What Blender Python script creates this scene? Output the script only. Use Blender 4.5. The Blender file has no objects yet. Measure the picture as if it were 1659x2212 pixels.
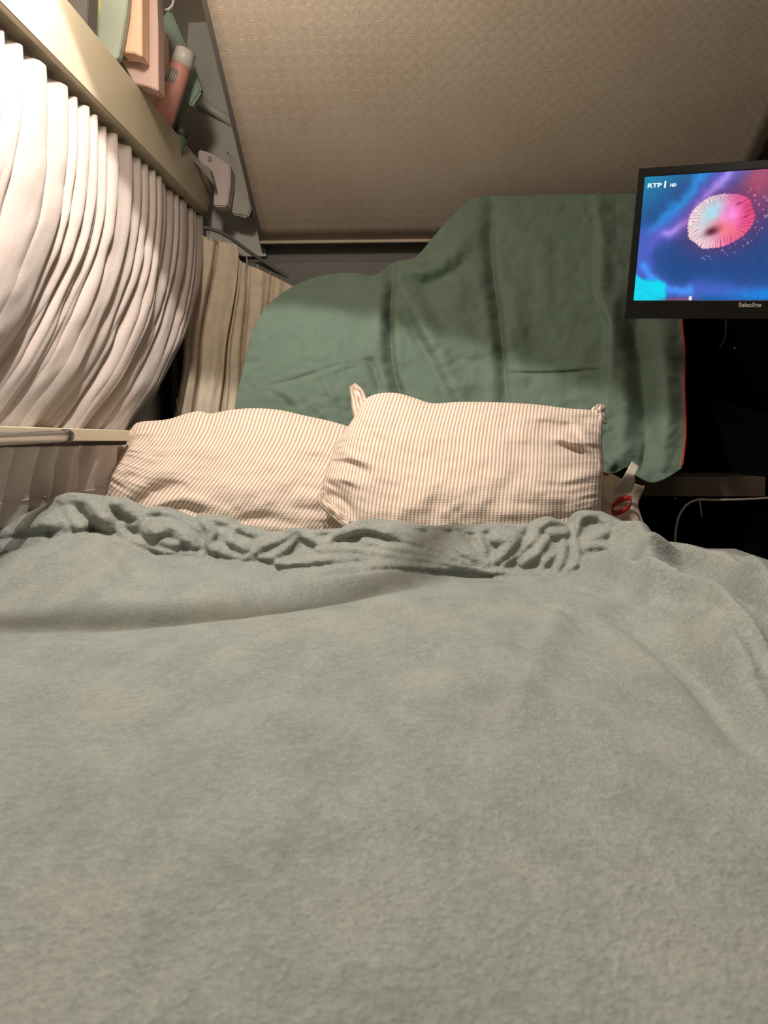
import bpy, bmesh, math, random
import numpy as np
from mathutils import Vector, Matrix
random.seed(7)
R_ = math.radians
SC = bpy.context.scene
COL = SC.collection

# ------------------------------------------------------------------ camera
CZ = 1.02                     # camera height over the floor; the bed top is at 0.80
BED = 0.80
F = 1640.0
YAW, PIT = R_(2.46), R_(5.43)
cam_d = bpy.data.cameras.new('camera'); cam = bpy.data.objects.new('camera', cam_d); COL.objects.link(cam)
cam.location = (0, 0, CZ); cam.rotation_euler = (math.pi/2 - PIT, 0, YAW)
cam_d.sensor_fit = 'VERTICAL'; cam_d.sensor_height = 36; cam_d.lens = F/2212*36
cam_d.clip_start = 0.02; cam_d.clip_end = 50
cam_d.dof.use_dof = True; cam_d.dof.focus_distance = 1.6; cam_d.dof.aperture_fstop = 11
SC.camera = cam
# ------------------------------------------------------------------ world, colour, light
w = bpy.data.worlds.new('world'); SC.world = w; w.use_nodes = True
w.node_tree.nodes['Background'].inputs[0].default_value = (1.0, .85, .7, 1)
w.node_tree.nodes['Background'].inputs[1].default_value = 0.0
SC.view_settings.view_transform = 'Standard'; SC.view_settings.look = 'None'
SC.view_settings.gamma = 1; SC.view_settings.exposure = 0.0

def lamp(name, kind, loc, target, energy, color, **kw):
    d = bpy.data.lights.new(name, kind); o = bpy.data.objects.new(name, d); COL.objects.link(o)
    o.location = loc; d.energy = energy; d.color = color
    if target is not None:
        o.rotation_euler = (Vector(target) - Vector(loc)).to_track_quat('-Z', 'Y').to_euler()
    for k, v in kw.items(): setattr(d, k, v)
    return o
KEY = (-0.30, 0.96, CZ + 1.16)
lamp('reading_lamp_light', 'SPOT', KEY, (KEY[0]-.15, KEY[1]-.07, KEY[2]-1), 59, (1.0, .93, .87),
     spot_size=R_(118), spot_blend=.07, shadow_soft_size=.014)
lamp('panel_fill_glow', 'POINT', (-.46, 1.16, CZ+1.00), None, 18, (1.0, .89, .77), shadow_soft_size=.06)  # added point light that brightens the roof panel and shelf board
lamp('room_fill_light', 'AREA', (0.05, -0.25, CZ + 1.28), (0.1, 1.2, CZ+.1), 4.5, (1.0, .92, .84),
     shape='RECTANGLE', size=.5, size_y=.25)  # added soft fill from behind the camera, no fixture belongs to it

# ------------------------------------------------------------------ calibration helpers
def rot_ray():
    cx, sx = math.cos(math.pi/2 - PIT), math.sin(math.pi/2 - PIT)
    Rx = np.array([[1, 0, 0], [0, cx, -sx], [0, sx, cx]])
    Rz = np.array([[math.cos(YAW), -math.sin(YAW), 0], [math.sin(YAW), math.cos(YAW), 0], [0, 0, 1]])
    return Rz @ Rx
RM = rot_ray()
def ray(px, py):
    px = np.asarray(px, float); py = np.asarray(py, float)
    d = np.stack([(px - 829.5)/F, -(py - 1106)/F, -np.ones_like(px)], -1)
    return d @ RM.T
def at_y(px, py, Y):
    d = ray(px, py); Y = np.asarray(Y, float)
    p = d * (Y / d[..., 1])[..., None]; p[..., 2] += CZ; return p
def at_x(px, py, X):
    d = ray(px, py); p = d * (np.asarray(X, float) / d[..., 0])[..., None]; p[..., 2] += CZ; return p
def at_z(px, py, Z):
    d = ray(px, py); p = d * ((np.asarray(Z, float) - CZ) / d[..., 2])[..., None]; p[..., 2] += CZ; return p

# ------------------------------------------------------------------ numeric helpers
def _h(i, j, s):
    i = i.astype(np.int64); j = j.astype(np.int64)
    n = (i*374761393 + j*668265263 + s*1442695041) & 0xffffffff
    n = ((n ^ (n >> 13)) * 1274126177) & 0xffffffff
    n = (n ^ (n >> 16)) & 0xffffffff
    return n / 4294967295.0
def vn(x, y, s=0):
    x = np.asarray(x, float); y = np.asarray(y, float)
    xi, yi = np.floor(x), np.floor(y); u, v = x-xi, y-yi
    u = u*u*u*(u*(u*6-15)+10); v = v*v*v*(v*(v*6-15)+10)
    a, b = _h(xi, yi, s), _h(xi+1, yi, s); c, d = _h(xi, yi+1, s), _h(xi+1, yi+1, s)
    return ((a*(1-u)+b*u)*(1-v) + (c*(1-u)+d*u)*v)*2 - 1
def fbm(x, y, s=0, o=3):
    t = 0; a = 1
    for k in range(o):
        t = t + a*vn(x*2**k, y*2**k, s+k*17); a *= .5
    return t
def sstep(a, b, x):
    t = np.clip((x-a)/(b-a), 0, 1); return t*t*(3-2*t)
def catmull(P, step):
    P = np.asarray(P, float)
    if len(P) < 3:
        n = max(2, int(np.linalg.norm(P[1]-P[0])/step)+1)
        return P[0] + (P[1]-P[0])*np.linspace(0, 1, n)[:, None]
    Q = np.vstack([2*P[0]-P[1], P, 2*P[-1]-P[-2]]); out = []
    for i in range(1, len(Q)-2):
        p0, p1, p2, p3 = Q[i-1:i+3]
        n = max(2, int(np.linalg.norm(p2-p1)/step)+1)
        t = np.linspace(0, 1, n, endpoint=False)[:, None]
        out.append(.5*((2*p1)+(-p0+p2)*t+(2*p0-5*p1+4*p2-p3)*t*t+(-p0+3*p1-3*p2+p3)*t**3))
    out.append(P[-1:]); return np.vstack(out)
def resample(P, n, spline=True):
    P = catmull(P, 1e9 if not spline else np.linalg.norm(np.asarray(P[0], float)-np.asarray(P[-1], float))/80+1e-6) if spline else np.asarray(P, float)
    d = np.r_[0, np.cumsum(np.linalg.norm(np.diff(P, axis=0), axis=1))]
    t = np.linspace(0, d[-1], n)
    return np.stack([np.interp(t, d, P[:, k]) for k in range(P.shape[1])], -1)
def stroke(X, Y, pts, amp, wid, skew=0.0, power=2.0, ends=True):
    """ridge (amp>0) or valley along a polyline; skew makes one flank steeper"""
    P = resample(pts, 40)
    best = np.full(X.shape, 1e9); side = np.zeros(X.shape); tt = np.zeros(X.shape)
    for i in range(len(P)-1):
        a, b = P[i], P[i+1]; ab = b-a; L2 = (ab**2).sum()+1e-12
        t = np.clip(((X-a[0])*ab[0]+(Y-a[1])*ab[1])/L2, 0, 1)
        dx, dy = X-(a[0]+t*ab[0]), Y-(a[1]+t*ab[1]); d = np.hypot(dx, dy)
        m = d < best
        best = np.where(m, d, best); side = np.where(m, np.sign(ab[0]*dy-ab[1]*dx), side)
        tt = np.where(m, (i+t)/(len(P)-1), tt)
    ww = wid*(1+skew*side)
    f = np.exp(-(best/ww)**power)
    if ends: f = f*np.sin(np.pi*np.clip(tt*.9+.05, 0, 1))**.6
    return amp*f

# ------------------------------------------------------------------ object helpers
def tag(o, label=None, cat=None, group=None, kind=None):
    if label: o['label'] = label
    if cat: o['category'] = cat
    if group: o['group'] = group
    if kind: o['kind'] = kind
    return o
def empty(name, loc, label, cat, group=None):
    o = bpy.data.objects.new(name, None); COL.objects.link(o); o.location = loc
    o.empty_display_size = .05
    return tag(o, label, cat, group)
def link(name, me, m, parent=None, smooth=True):
    o = bpy.data.objects.new(name, me); COL.objects.link(o)
    if m: me.materials.append(m)
    if smooth:
        me.polygons.foreach_set('use_smooth', [True]*len(me.polygons))
    if parent:
        o.parent = parent
        o.matrix_parent_inverse = Matrix.Translation(parent.location).inverted() if parent.parent is None and parent.type == 'EMPTY' else Matrix.Identity(4)
    return o
def grid(name, P, m, parent=None, uv=None, thick=0.0, wrap=False):
    n, k = P.shape[:2]
    me = bpy.data.meshes.new(name)
    idx = np.arange(n*k).reshape(n, k)
    if wrap: idx = np.hstack([idx, idx[:, :1]])
    f = np.stack([idx[:-1, :-1], idx[:-1, 1:], idx[1:, 1:], idx[1:, :-1]], -1).reshape(-1, 4)
    me.from_pydata(P.reshape(-1, 3).tolist(), [], f.tolist())
    if uv is not None:
        l = me.uv_layers.new(name='UVMap')
        uvf = uv.reshape(-1, 2)[f.reshape(-1)]
        l.data.foreach_set('uv', uvf.astype('f').ravel())
    me.update()
    o = link(name, me, m, parent)
    if thick:
        s = o.modifiers.new('solidify', 'SOLIDIFY'); s.thickness = thick; s.offset = 0
    return o
def box(name, lo, hi, m, parent=None, bev=0.0, rot=None):
    lo = np.array(lo, float); hi = np.array(hi, float)
    bm = bmesh.new(); bmesh.ops.create_cube(bm, size=1)
    c, s = (lo+hi)/2, hi-lo
    for v in bm.verts: v.co = Vector((v.co.x*s[0], v.co.y*s[1], v.co.z*s[2]))
    if bev: bmesh.ops.bevel(bm, geom=bm.edges[:], offset=bev, segments=3, affect='EDGES', profile=.6)
    if rot is not None: bmesh.ops.transform(bm, matrix=rot, verts=bm.verts)
    bmesh.ops.translate(bm, vec=Vector(c), verts=bm.verts)
    me = bpy.data.meshes.new(name); bm.to_mesh(me); bm.free()
    return link(name, me, m, parent, smooth=False)
def prism(name, pts, vec, m, parent=None, bev=0.0):
    """polygon (3-D points, in order) extruded by vec"""
    bm = bmesh.new(); vs = [bm.verts.new(Vector(p)) for p in pts]
    f = bm.faces.new(vs); r = bmesh.ops.extrude_face_region(bm, geom=[f])
    bmesh.ops.translate(bm, vec=Vector(vec), verts=[g for g in r['geom'] if isinstance(g, bmesh.types.BMVert)])
    bmesh.ops.recalc_face_normals(bm, faces=bm.faces)
    if bev: bmesh.ops.bevel(bm, geom=bm.edges[:], offset=bev, segments=2, affect='EDGES')
    me = bpy.data.meshes.new(name); bm.to_mesh(me); bm.free()
    return link(name, me, m, parent, smooth=False)
def tube_bm(bm, pts, rad, seg=12, step=.01, flat=1.0):
    """tapered round-ended tube along a smooth path of (x,y,z) with radii"""
    A = np.hstack([np.asarray(pts, float), np.atleast_1d(rad)[:, None] if np.ndim(rad) else np.full((len(pts), 1), rad)])
    A = catmull(A, step); P, r = A[:, :3], A[:, 3]
    T = np.gradient(P, axis=0); T /= np.linalg.norm(T, axis=1)[:, None]+1e-12
    up = np.array([0, 0, 1.0]); rings = []
    ext = [(P[0]-T[0]*r[0]*.8, r[0]*.45, T[0])] + [(P[i], r[i], T[i]) for i in range(len(P))] + [(P[-1]+T[-1]*r[-1]*.8, r[-1]*.45, T[-1])]
    prev = None
    for p, q, t in ext:
        a = up if prev is None else prev
        if prev is None and abs(t @ up) > .9: a = np.array([1.0, 0, 0])
        b = a - t*(a @ t); b /= np.linalg.norm(b)+1e-9; prev = b; c = np.cross(t, b)
        ang = np.linspace(0, 2*np.pi, seg, endpoint=False)
        rings.append([bm.verts.new(Vector(p + q*flat*math.cos(x)*b + q*math.sin(x)*c)) for x in ang])
    for a, b in zip(rings[:-1], rings[1:]):
        for i in range(seg): bm.faces.new((a[i], a[(i+1) % seg], b[(i+1) % seg], b[i]))
    bm.faces.new(rings[0][::-1]); bm.faces.new(rings[-1])
def tube(name, pts, rad, m, parent=None, seg=12, step=.01, flat=1.0):
    bm = bmesh.new(); tube_bm(bm, pts, rad, seg, step, flat)
    bmesh.ops.recalc_face_normals(bm, faces=bm.faces)
    me = bpy.data.meshes.new(name); bm.to_mesh(me); bm.free()
    return link(name, me, m, parent)
def lathe(name, prof, axis0, axis1, m, parent=None, seg=32):
    """profile [(t, r)] with t in metres from axis0 towards axis1"""
    a = np.asarray(axis0, float); d = np.asarray(axis1, float)-a; d /= np.linalg.norm(d)
    u = np.cross(d, [0, 0, 1.0]);
    if np.linalg.norm(u) < .1: u = np.cross(d, [1.0, 0, 0])
    u /= np.linalg.norm(u); v = np.cross(d, u)
    bm = bmesh.new(); rings = []
    for t, r in prof:
        rings.append([bm.verts.new(Vector(a+d*t+r*(u*math.cos(x)+v*math.sin(x)))) for x in np.linspace(0, 2*np.pi, seg, endpoint=False)])
    for p, q in zip(rings[:-1], rings[1:]):
        for i in range(seg): bm.faces.new((p[i], p[(i+1) % seg], q[(i+1) % seg], q[i]))
    bm.faces.new(rings[0][::-1]); bm.faces.new(rings[-1])
    bmesh.ops.recalc_face_normals(bm, faces=bm.faces)
    me = bpy.data.meshes.new(name); bm.to_mesh(me); bm.free()
    o = link(name, me, m, parent)
    me.polygons.foreach_set('use_smooth', [len(p.vertices) == 4 for p in me.polygons]); return o

# ------------------------------------------------------------------ materials
def s2l(c): return tuple(((x/255)/12.92 if x/255 <= .04045 else ((x/255+.055)/1.055)**2.4) for x in c) + (1,)
class N:
    def __init__(s, name):
        s.m = bpy.data.materials.new(name); s.m.use_nodes = True
        s.t = s.m.node_tree; s.b = s.t.nodes['Principled BSDF']
    def n(s, typ, ins=None, **kw):
        x = s.t.nodes.new(typ)
        for k, v in kw.items(): setattr(x, k, v)
        for k, v in (ins or {}).items():
            if hasattr(v, 'is_output'): s.t.links.new(v, x.inputs[k])
            else: x.inputs[k].default_value = v
        return x
    def math(s, op, a, b=0.0, c=0.0):
        x = s.t.nodes.new('ShaderNodeMath'); x.operation = op
        for i, v in enumerate((a, b, c)):
            if hasattr(v, 'is_output'): s.t.links.new(v, x.inputs[i])
            else: x.inputs[i].default_value = v
        return x.outputs[0]
    def mix(s, f, a, b, blend='MIX'):
        x = s.t.nodes.new('ShaderNodeMix'); x.data_type = 'RGBA'; x.blend_type = blend
        for i, v in ((0, f), (6, a), (7, b)):
            if hasattr(v, 'is_output'): s.t.links.new(v, x.inputs[i])
            else: x.inputs[i].default_value = v
        return x.outputs[2]
    def set(s, **kw):
        for k, v in kw.items():
            k = k.replace('_', ' ')
            if hasattr(v, 'is_output'): s.t.links.new(v, s.b.inputs[k])
            else: s.b.inputs[k].default_value = v
        return s
    def bump(s, h, dist, strength=1.0, normal=None):
        ins = {'Height': h, 'Distance': dist, 'Strength': strength}
        if normal is not None: ins['Normal'] = normal
        o = s.n('ShaderNodeBump', ins).outputs[0]
        s.t.links.new(o, s.b.inputs['Normal']); return o
    def obj(s): return s.n('ShaderNodeTexCoord').outputs['Object']
    def uv(s): return s.n('ShaderNodeTexCoord').outputs['UV']
    def noise(s, co, scale, detail=2.0, rough=.5):
        return s.n('ShaderNodeTexNoise', {'Vector': co, 'Scale': scale, 'Detail': detail, 'Roughness': rough}).outputs[0]
    def ramp(s, f, lo, hi):
        return s.n('ShaderNodeMapRange', {0: f, 1: lo, 2: hi, 3: 0.0, 4: 1.0}).outputs[0]
    def scale(s, co, v):
        return s.n('ShaderNodeVectorMath', {0: co, 1: v}, operation='MULTIPLY').outputs[0]

def plain(name, rgb, rough=.6, metal=0.0, spec=.5, nz=.06, nscale=12, bump=0.0, bscale=200, emit=None):
    k = N(name); co = k.obj()
    c = s2l(rgb); d = tuple(x*(1-nz*2.5) for x in c[:3])+(1,)
    k.set(Base_Color=k.mix(k.ramp(k.noise(co, nscale, 3), .35, .7), c, d), Roughness=rough, Metallic=metal)
    k.b.inputs['Specular IOR Level'].default_value = spec
    if bump: k.bump(k.noise(co, bscale, 2), bump)
    return k.m
def fabric(name, rgb, weave=900, nz=.06, sheen=.15, bump=.0006, rough=.9, wr=30):
    k = N(name); co = k.obj(); c = s2l(rgb); d = tuple(x*(1-nz*3) for x in c[:3])+(1,)
    fine = k.noise(co, weave, 1)
    col = k.mix(k.ramp(k.noise(co, wr, 4, .6), .3, .7), c, d)
    col = k.mix(k.math('MULTIPLY', fine, .22), col, d)
    k.set(Base_Color=col, Roughness=rough, Sheen_Weight=sheen, Sheen_Roughness=.5)
    k.b.inputs['Specular IOR Level'].default_value = .2
    n1 = k.bump(fine, bump)
    return k.m

def mat_blanket():
    k = N('fleece'); co = k.obj()
    big = k.noise(co, 5, 4, .55); mid = k.noise(k.scale(co, (1, .55, .6)), 22, 5, .65)
    fine = k.noise(co, 420, 2, .6); tuft = k.noise(co, 150, 3, .7)
    a, b = s2l((150, 158, 154)), s2l((132, 139, 135)); w = s2l((158, 159, 152))
    col = k.mix(k.ramp(big, .35, .68), a, w)
    col = k.mix(k.ramp(mid, .38, .72), col, b)
    col = k.mix(k.math('MULTIPLY', k.ramp(tuft, .42, .72), .30), col, s2l((196, 198, 184)))
    col = k.mix(k.math('MULTIPLY', k.ramp(fine, .45, .75), .38), col, s2l((108, 116, 108)))
    k.set(Base_Color=col, Roughness=1.0, Sheen_Weight=.35, Sheen_Roughness=.45)
    k.b.inputs['Sheen Tint'].default_value = s2l((215, 220, 208))
    k.b.inputs['Specular IOR Level'].default_value = .05
    h = k.math('ADD', k.math('MULTIPLY', tuft, 1.0), k.math('MULTIPLY', fine, .6))
    n = k.bump(h, .0035, .8)
    n2 = k.n('ShaderNodeBump', {'Height': mid, 'Distance': .006, 'Strength': .4, 'Normal': n}).outputs[0]
    k.t.links.new(n2, k.b.inputs['Normal'])
    return k.m
def mat_stripe():
    k = N('striped_cotton'); uv = k.uv(); co = k.obj()
    sx = k.n('ShaderNodeSeparateXYZ', {0: uv}).outputs
    wob = k.math('MULTIPLY', k.math('SUBTRACT', k.noise(co, 14, 2), .5), .0035)
    u = k.math('ADD', sx[0], wob)
    s = k.math('SINE', k.math('MULTIPLY', u, 2*math.pi/.0080))
    st = k.ramp(s, -.05, .75)
    col = k.mix(st, s2l((232, 221, 208)), s2l((190, 158, 134)))
    fine = k.noise(co, 500, 2)
    col = k.mix(k.math('MULTIPLY', fine, .15), col, s2l((176, 150, 130)))
    k.set(Base_Color=col, Roughness=.95, Sheen_Weight=.12)
    k.b.inputs['Specular IOR Level'].default_value = .15
    pk = k.n('ShaderNodeTexWave', {'Vector': k.scale(uv, (1, 1, 1)), 'Scale': 60.0, 'Distortion': 3.0, 'Detail': 2.0}, bands_direction='Y').outputs[0]
    h = k.math('ADD', k.math('MULTIPLY', s, .25), k.math('ADD', k.math('MULTIPLY', pk, .25), k.math('MULTIPLY', fine, .5)))
    k.bump(h, .0010, .9)
    return k.m
def mat_slub(name='slub_voile', a=(224, 210, 202), b=(196, 182, 174), trans=.25):
    k = N(name); co = k.obj(); uv = k.uv()
    st = k.noise(k.scale(uv, (55, 330, 1)), 1.0, 2, .5)
    fl = k.ramp(st, .635, .68)
    wv = k.noise(k.scale(uv, (300, 900, 1)), 1.0, 1)
    col = k.mix(k.math('MULTIPLY', wv, .4), s2l(a), s2l(b))
    col = k.mix(fl, col, s2l((252, 246, 238)))
    k.set(Base_Color=col, Roughness=.9, Sheen_Weight=.15)
    k.b.inputs['Specular IOR Level'].default_value = .15
    h = k.math('ADD', k.math('MULTIPLY', fl, 1.0), k.math('MULTIPLY', wv, .3)); k.bump(h, .0012, .8)
    tr = k.n('ShaderNodeBsdfTranslucent', {0: s2l(a)})
    mx = k.n('ShaderNodeMixShader', {0: trans, 1: k.b.outputs[0], 2: tr.outputs[0]})
    k.t.links.new(mx.outputs[0], k.t.nodes['Material Output'].inputs[0])
    return k.m
def mat_octagon():
    k = N('embossed_panel'); uv = k.uv(); s = k.n('ShaderNodeSeparateXYZ', {0: uv}).outputs
    c = .0345
    def cell(o): return k.math('ABSOLUTE', k.math('SUBTRACT', k.math('FRACT', k.math('MULTIPLY', o, 1/c)), .5))
    ax, ay = cell(s[0]), cell(s[1])
    d = k.math('MAXIMUM', k.math('MAXIMUM', ax, ay), k.math('MULTIPLY', k.math('ADD', ax, ay), .72))
    ring = k.math('SINE', k.math('MULTIPLY', d, 2*math.pi*9.5))
    line = k.ramp(ring, .1, .9)
    inside = k.math('SUBTRACT', 1.0, k.ramp(d, .52, .58))
    line = k.math('MULTIPLY', line, inside)
    co = k.obj()
    col = k.mix(k.ramp(k.noise(co, 4, 3), .3, .7), s2l((204, 188, 172)), s2l((192, 173, 155)))
    col = k.mix(k.math('MULTIPLY', line, .62), col, s2l((238, 226, 208)))
    k.set(Base_Color=col, Roughness=.55); k.b.inputs['Specular IOR Level'].default_value = .3
    k.bump(line, .0011, .9)
    return k.m
M = dict(
    blanket=mat_blanket(), stripe=mat_stripe(), voile=mat_slub(), panel=mat_octagon(),
    linen=fabric('beige_cotton', (230, 214, 190), 700), sage=fabric('sage_cotton', (104, 122, 108), 1100, sheen=.1, nz=.04),
    cream=fabric('cream_cotton', (206, 186, 164), 900), red=fabric('red_piping', (176, 52, 46), 900),
    board=plain('cream_board', (218, 204, 176), .45, nz=.02), wall=plain('grey_wall', (196, 193, 184), .7, nz=.02),
    back=plain('grey_moulding', (104, 101, 97), .6, nz=.03), light=plain('pale_trim', (196, 180, 160), .5),
    dark=plain('charcoal_carpet', (16, 16, 15), .95, spec=.1, bump=.001, bscale=900), darker=plain('black_cloth', (9, 9, 9), .95, spec=.1),
    flap=plain('dark_grey_patch', (48, 46, 42), .95, spec=.1, bump=.0008, bscale=900),
    floor=plain('dark_floor', (60, 52, 44), .6), shelf=plain('taupe_rail', (110, 96, 84), .5, nz=.05),
    chrome=plain('chrome', (225, 222, 218), .3, metal=1.0, nz=.01), capm=plain('grey_end_cap', (92, 86, 80), .35, metal=.6),
    tv=plain('black_plastic', (16, 15, 16), .32, nz=.0), bezel=plain('gloss_bezel', (12, 11, 12), .25, nz=.0),
    brown=plain('brown_strip', (58, 46, 38), .6), matt=fabric('mattress_ticking', (200, 195, 185)),
    white=plain('white_plastic', (214, 206, 194), .4, nz=.02), cord=plain('white_cord', (200, 190, 178), .5),
    ceil=plain('cream_ceiling', (198, 184, 164), .7, nz=.02),
)

# ================================================================== SETTING
XR = 1.35; YB = 2.56; YN = -1.1; ZC = CZ + 1.33
def struct(o): o['kind'] = 'structure'; return o
struct(box('floor', (-.86, YN, -.03), (XR, YB+.05, 0), M['floor']))
struct(box('ceiling', (-.80, YN, ZC), (XR, 1.42, ZC+.03), M['ceil']))
struct(box('wall_behind', (-.86, YN-.03, 0), (XR, YN, ZC), M['ceil']))
struct(box('wall_right', (XR, YN, 0), (XR+.03, YB+.05, ZC), M['brown']))
struct(box('wall_back', (-.86, YB, 0), (XR, YB+.03, ZC), M['back']))
struct(box('wall_left', (-.80, YN, 0), (-.77, YB, CZ+.69), M['wall']))
# the wall above the shelf leans inwards
struct(prism('wall_upper_left', [(-.80, YN, CZ+.68), (-.80, YB, CZ+.68), (-.735, YB, ZC), (-.735, YN, ZC)], (-.03, 0, 0), M['wall']))
struct(box('ceiling_left', (-.80, 1.40, ZC), (-.495, YB+.03, ZC+.03), M['ceil']))
struct(box('wall_end_left', (-.80, YB-.02, CZ+.60), (-.497, YB, ZC), M['wall']))
# sloping embossed roof panel above the head of the bed
XL = -.495; Y0, Z0 = 2.5, CZ + .2556*2.5; SL = .616; XRP = .958
ny, nx = 24, 30
yy = np.linspace(Y0, 1.40, ny); xx = np.linspace(XL, XRP, nx)
GX, GY = np.meshgrid(xx, yy)
GZ = Z0 + (Y0-GY)*SL - .012*np.sin(np.pi*(GX-XL)/(XRP-XL)) * 0 + .028*(GX-XL)/(XRP-XL)*0
PU = np.stack([GX, (Y0-GY)*math.hypot(1, SL)], -1)
struct(grid('ceiling_slope', np.stack([GX, GY, GZ], -1), M['panel'], uv=PU, thick=.012))
nrm = np.array([0, -SL, -1.0])/math.hypot(1, SL)      # pointing into the room
def pan(x, y, off=0.0): return np.array([x, y, Z0+(Y0-y)*SL]) + nrm*off
struct(tube('trim_1', [pan(XL-.01, Y0, .008), pan(XRP, Y0, .008)], .006, M['light'], step=.2, seg=8))
struct(prism('trim_2', [pan(XL-.013, 2.54, .006), pan(XL, 2.54, .006), pan(XL, 1.4, .006), pan(XL-.013, 1.4, .006)], (0, 0, .03), M['back']))
struct(prism('trim_3', [pan(XRP-.01, 2.52, .014), pan(XRP+.045, 2.52, .014), pan(XRP+.045, 1.4, .014), pan(XRP-.01, 1.4, .014)], (0, 0, .03), M['brown']))
struct(prism('ceiling_slope_right', [pan(XRP+.04, 2.56), pan(XR, 2.56), pan(XR, 1.4), pan(XRP+.04, 1.4)], (0, 0, .02), M['panel']))
# moulding under the panel on the back wall
zl = at_y(np.array(700.), np.array(566.), YB-.03)[2]
struct(box('trim_4', (-.62, YB-.045, zl-.16), (.75, YB, zl), M['back'], bev=.008))
# dark window behind the curtains
wn = empty('window_1', (-.77, 1.6, CZ+.35), None, None); wn['kind'] = 'structure'
box('window_pane', (-.768, .55, CZ+.05), (-.763, 2.36, CZ+.64), M['tv'], wn)
box('window_frame', (-.770, .50, CZ+.64), (-.745, 2.41, CZ+.67), M['back'], wn)
box('window_frame', (-.770, 2.36, CZ+.02), (-.745, 2.41, CZ+.64), M['back'], wn)
box('window_frame', (-.770, .50, CZ+.02), (-.745, 2.36, CZ+.05), M['back'], wn)

# ------------------------------------------------------------------ bed, mattress
mt = empty('bed_base', (0, .6, 0), 'low bed base standing on the floor under the mattress', 'bed base')
box('platform', (-.74, -.75, .30), (.66, 1.72, .60), M['cream'], mt, bev=.01)
for lx in (-.68, .59):
    for ly in (-.68, 1.62):
        box('leg', (lx, ly, 0), (lx+.06, ly+.06, .30), M['brown'], mt, bev=.004)
mo = box('mattress', (-.735, -.74, .60), (.665, 1.70, .776), M['matt'], bev=.03)
tag(mo, 'mattress on the bed base, hidden beneath the grey-green fleece blanket', 'mattress')

# ------------------------------------------------------------------ THE BLANKET
def ydep(py):                                                 # depth of the blanket surface along the sketch: flat bed, then the crumpled bank
    py = np.asarray(py, float)
    flat = at_z(np.full(py.shape, 829.5), np.maximum(py, 1150), BED)[..., 1]
    return np.where(py > 1246, flat, np.interp(py, [1060, 1160, 1246], [1.375, 1.305, 1.222]))
def G3(pts):
    p = np.asarray(pts, float); return at_y(p[:, 0], p[:, 1], ydep(p[:, 1]))
def G(pts): return G3(pts)[:, :2]
front = G3([(-220, 1240), (-80, 1228), (0, 1205), (80, 1176), (160, 1153), (230, 1150), (300, 1176), (380, 1205), (430, 1206), (520, 1212), (570, 1216), (620, 1246), (700, 1246), (850, 1236), (1000, 1240), (1100, 1246), (1260, 1248),
     (1300, 1205), (1330, 1140), (1380, 1146), (1430, 1165), (1480, 1172), (1530, 1186), (1600, 1199), (1659, 1213), (1740, 1228)])
XE = .690
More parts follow.
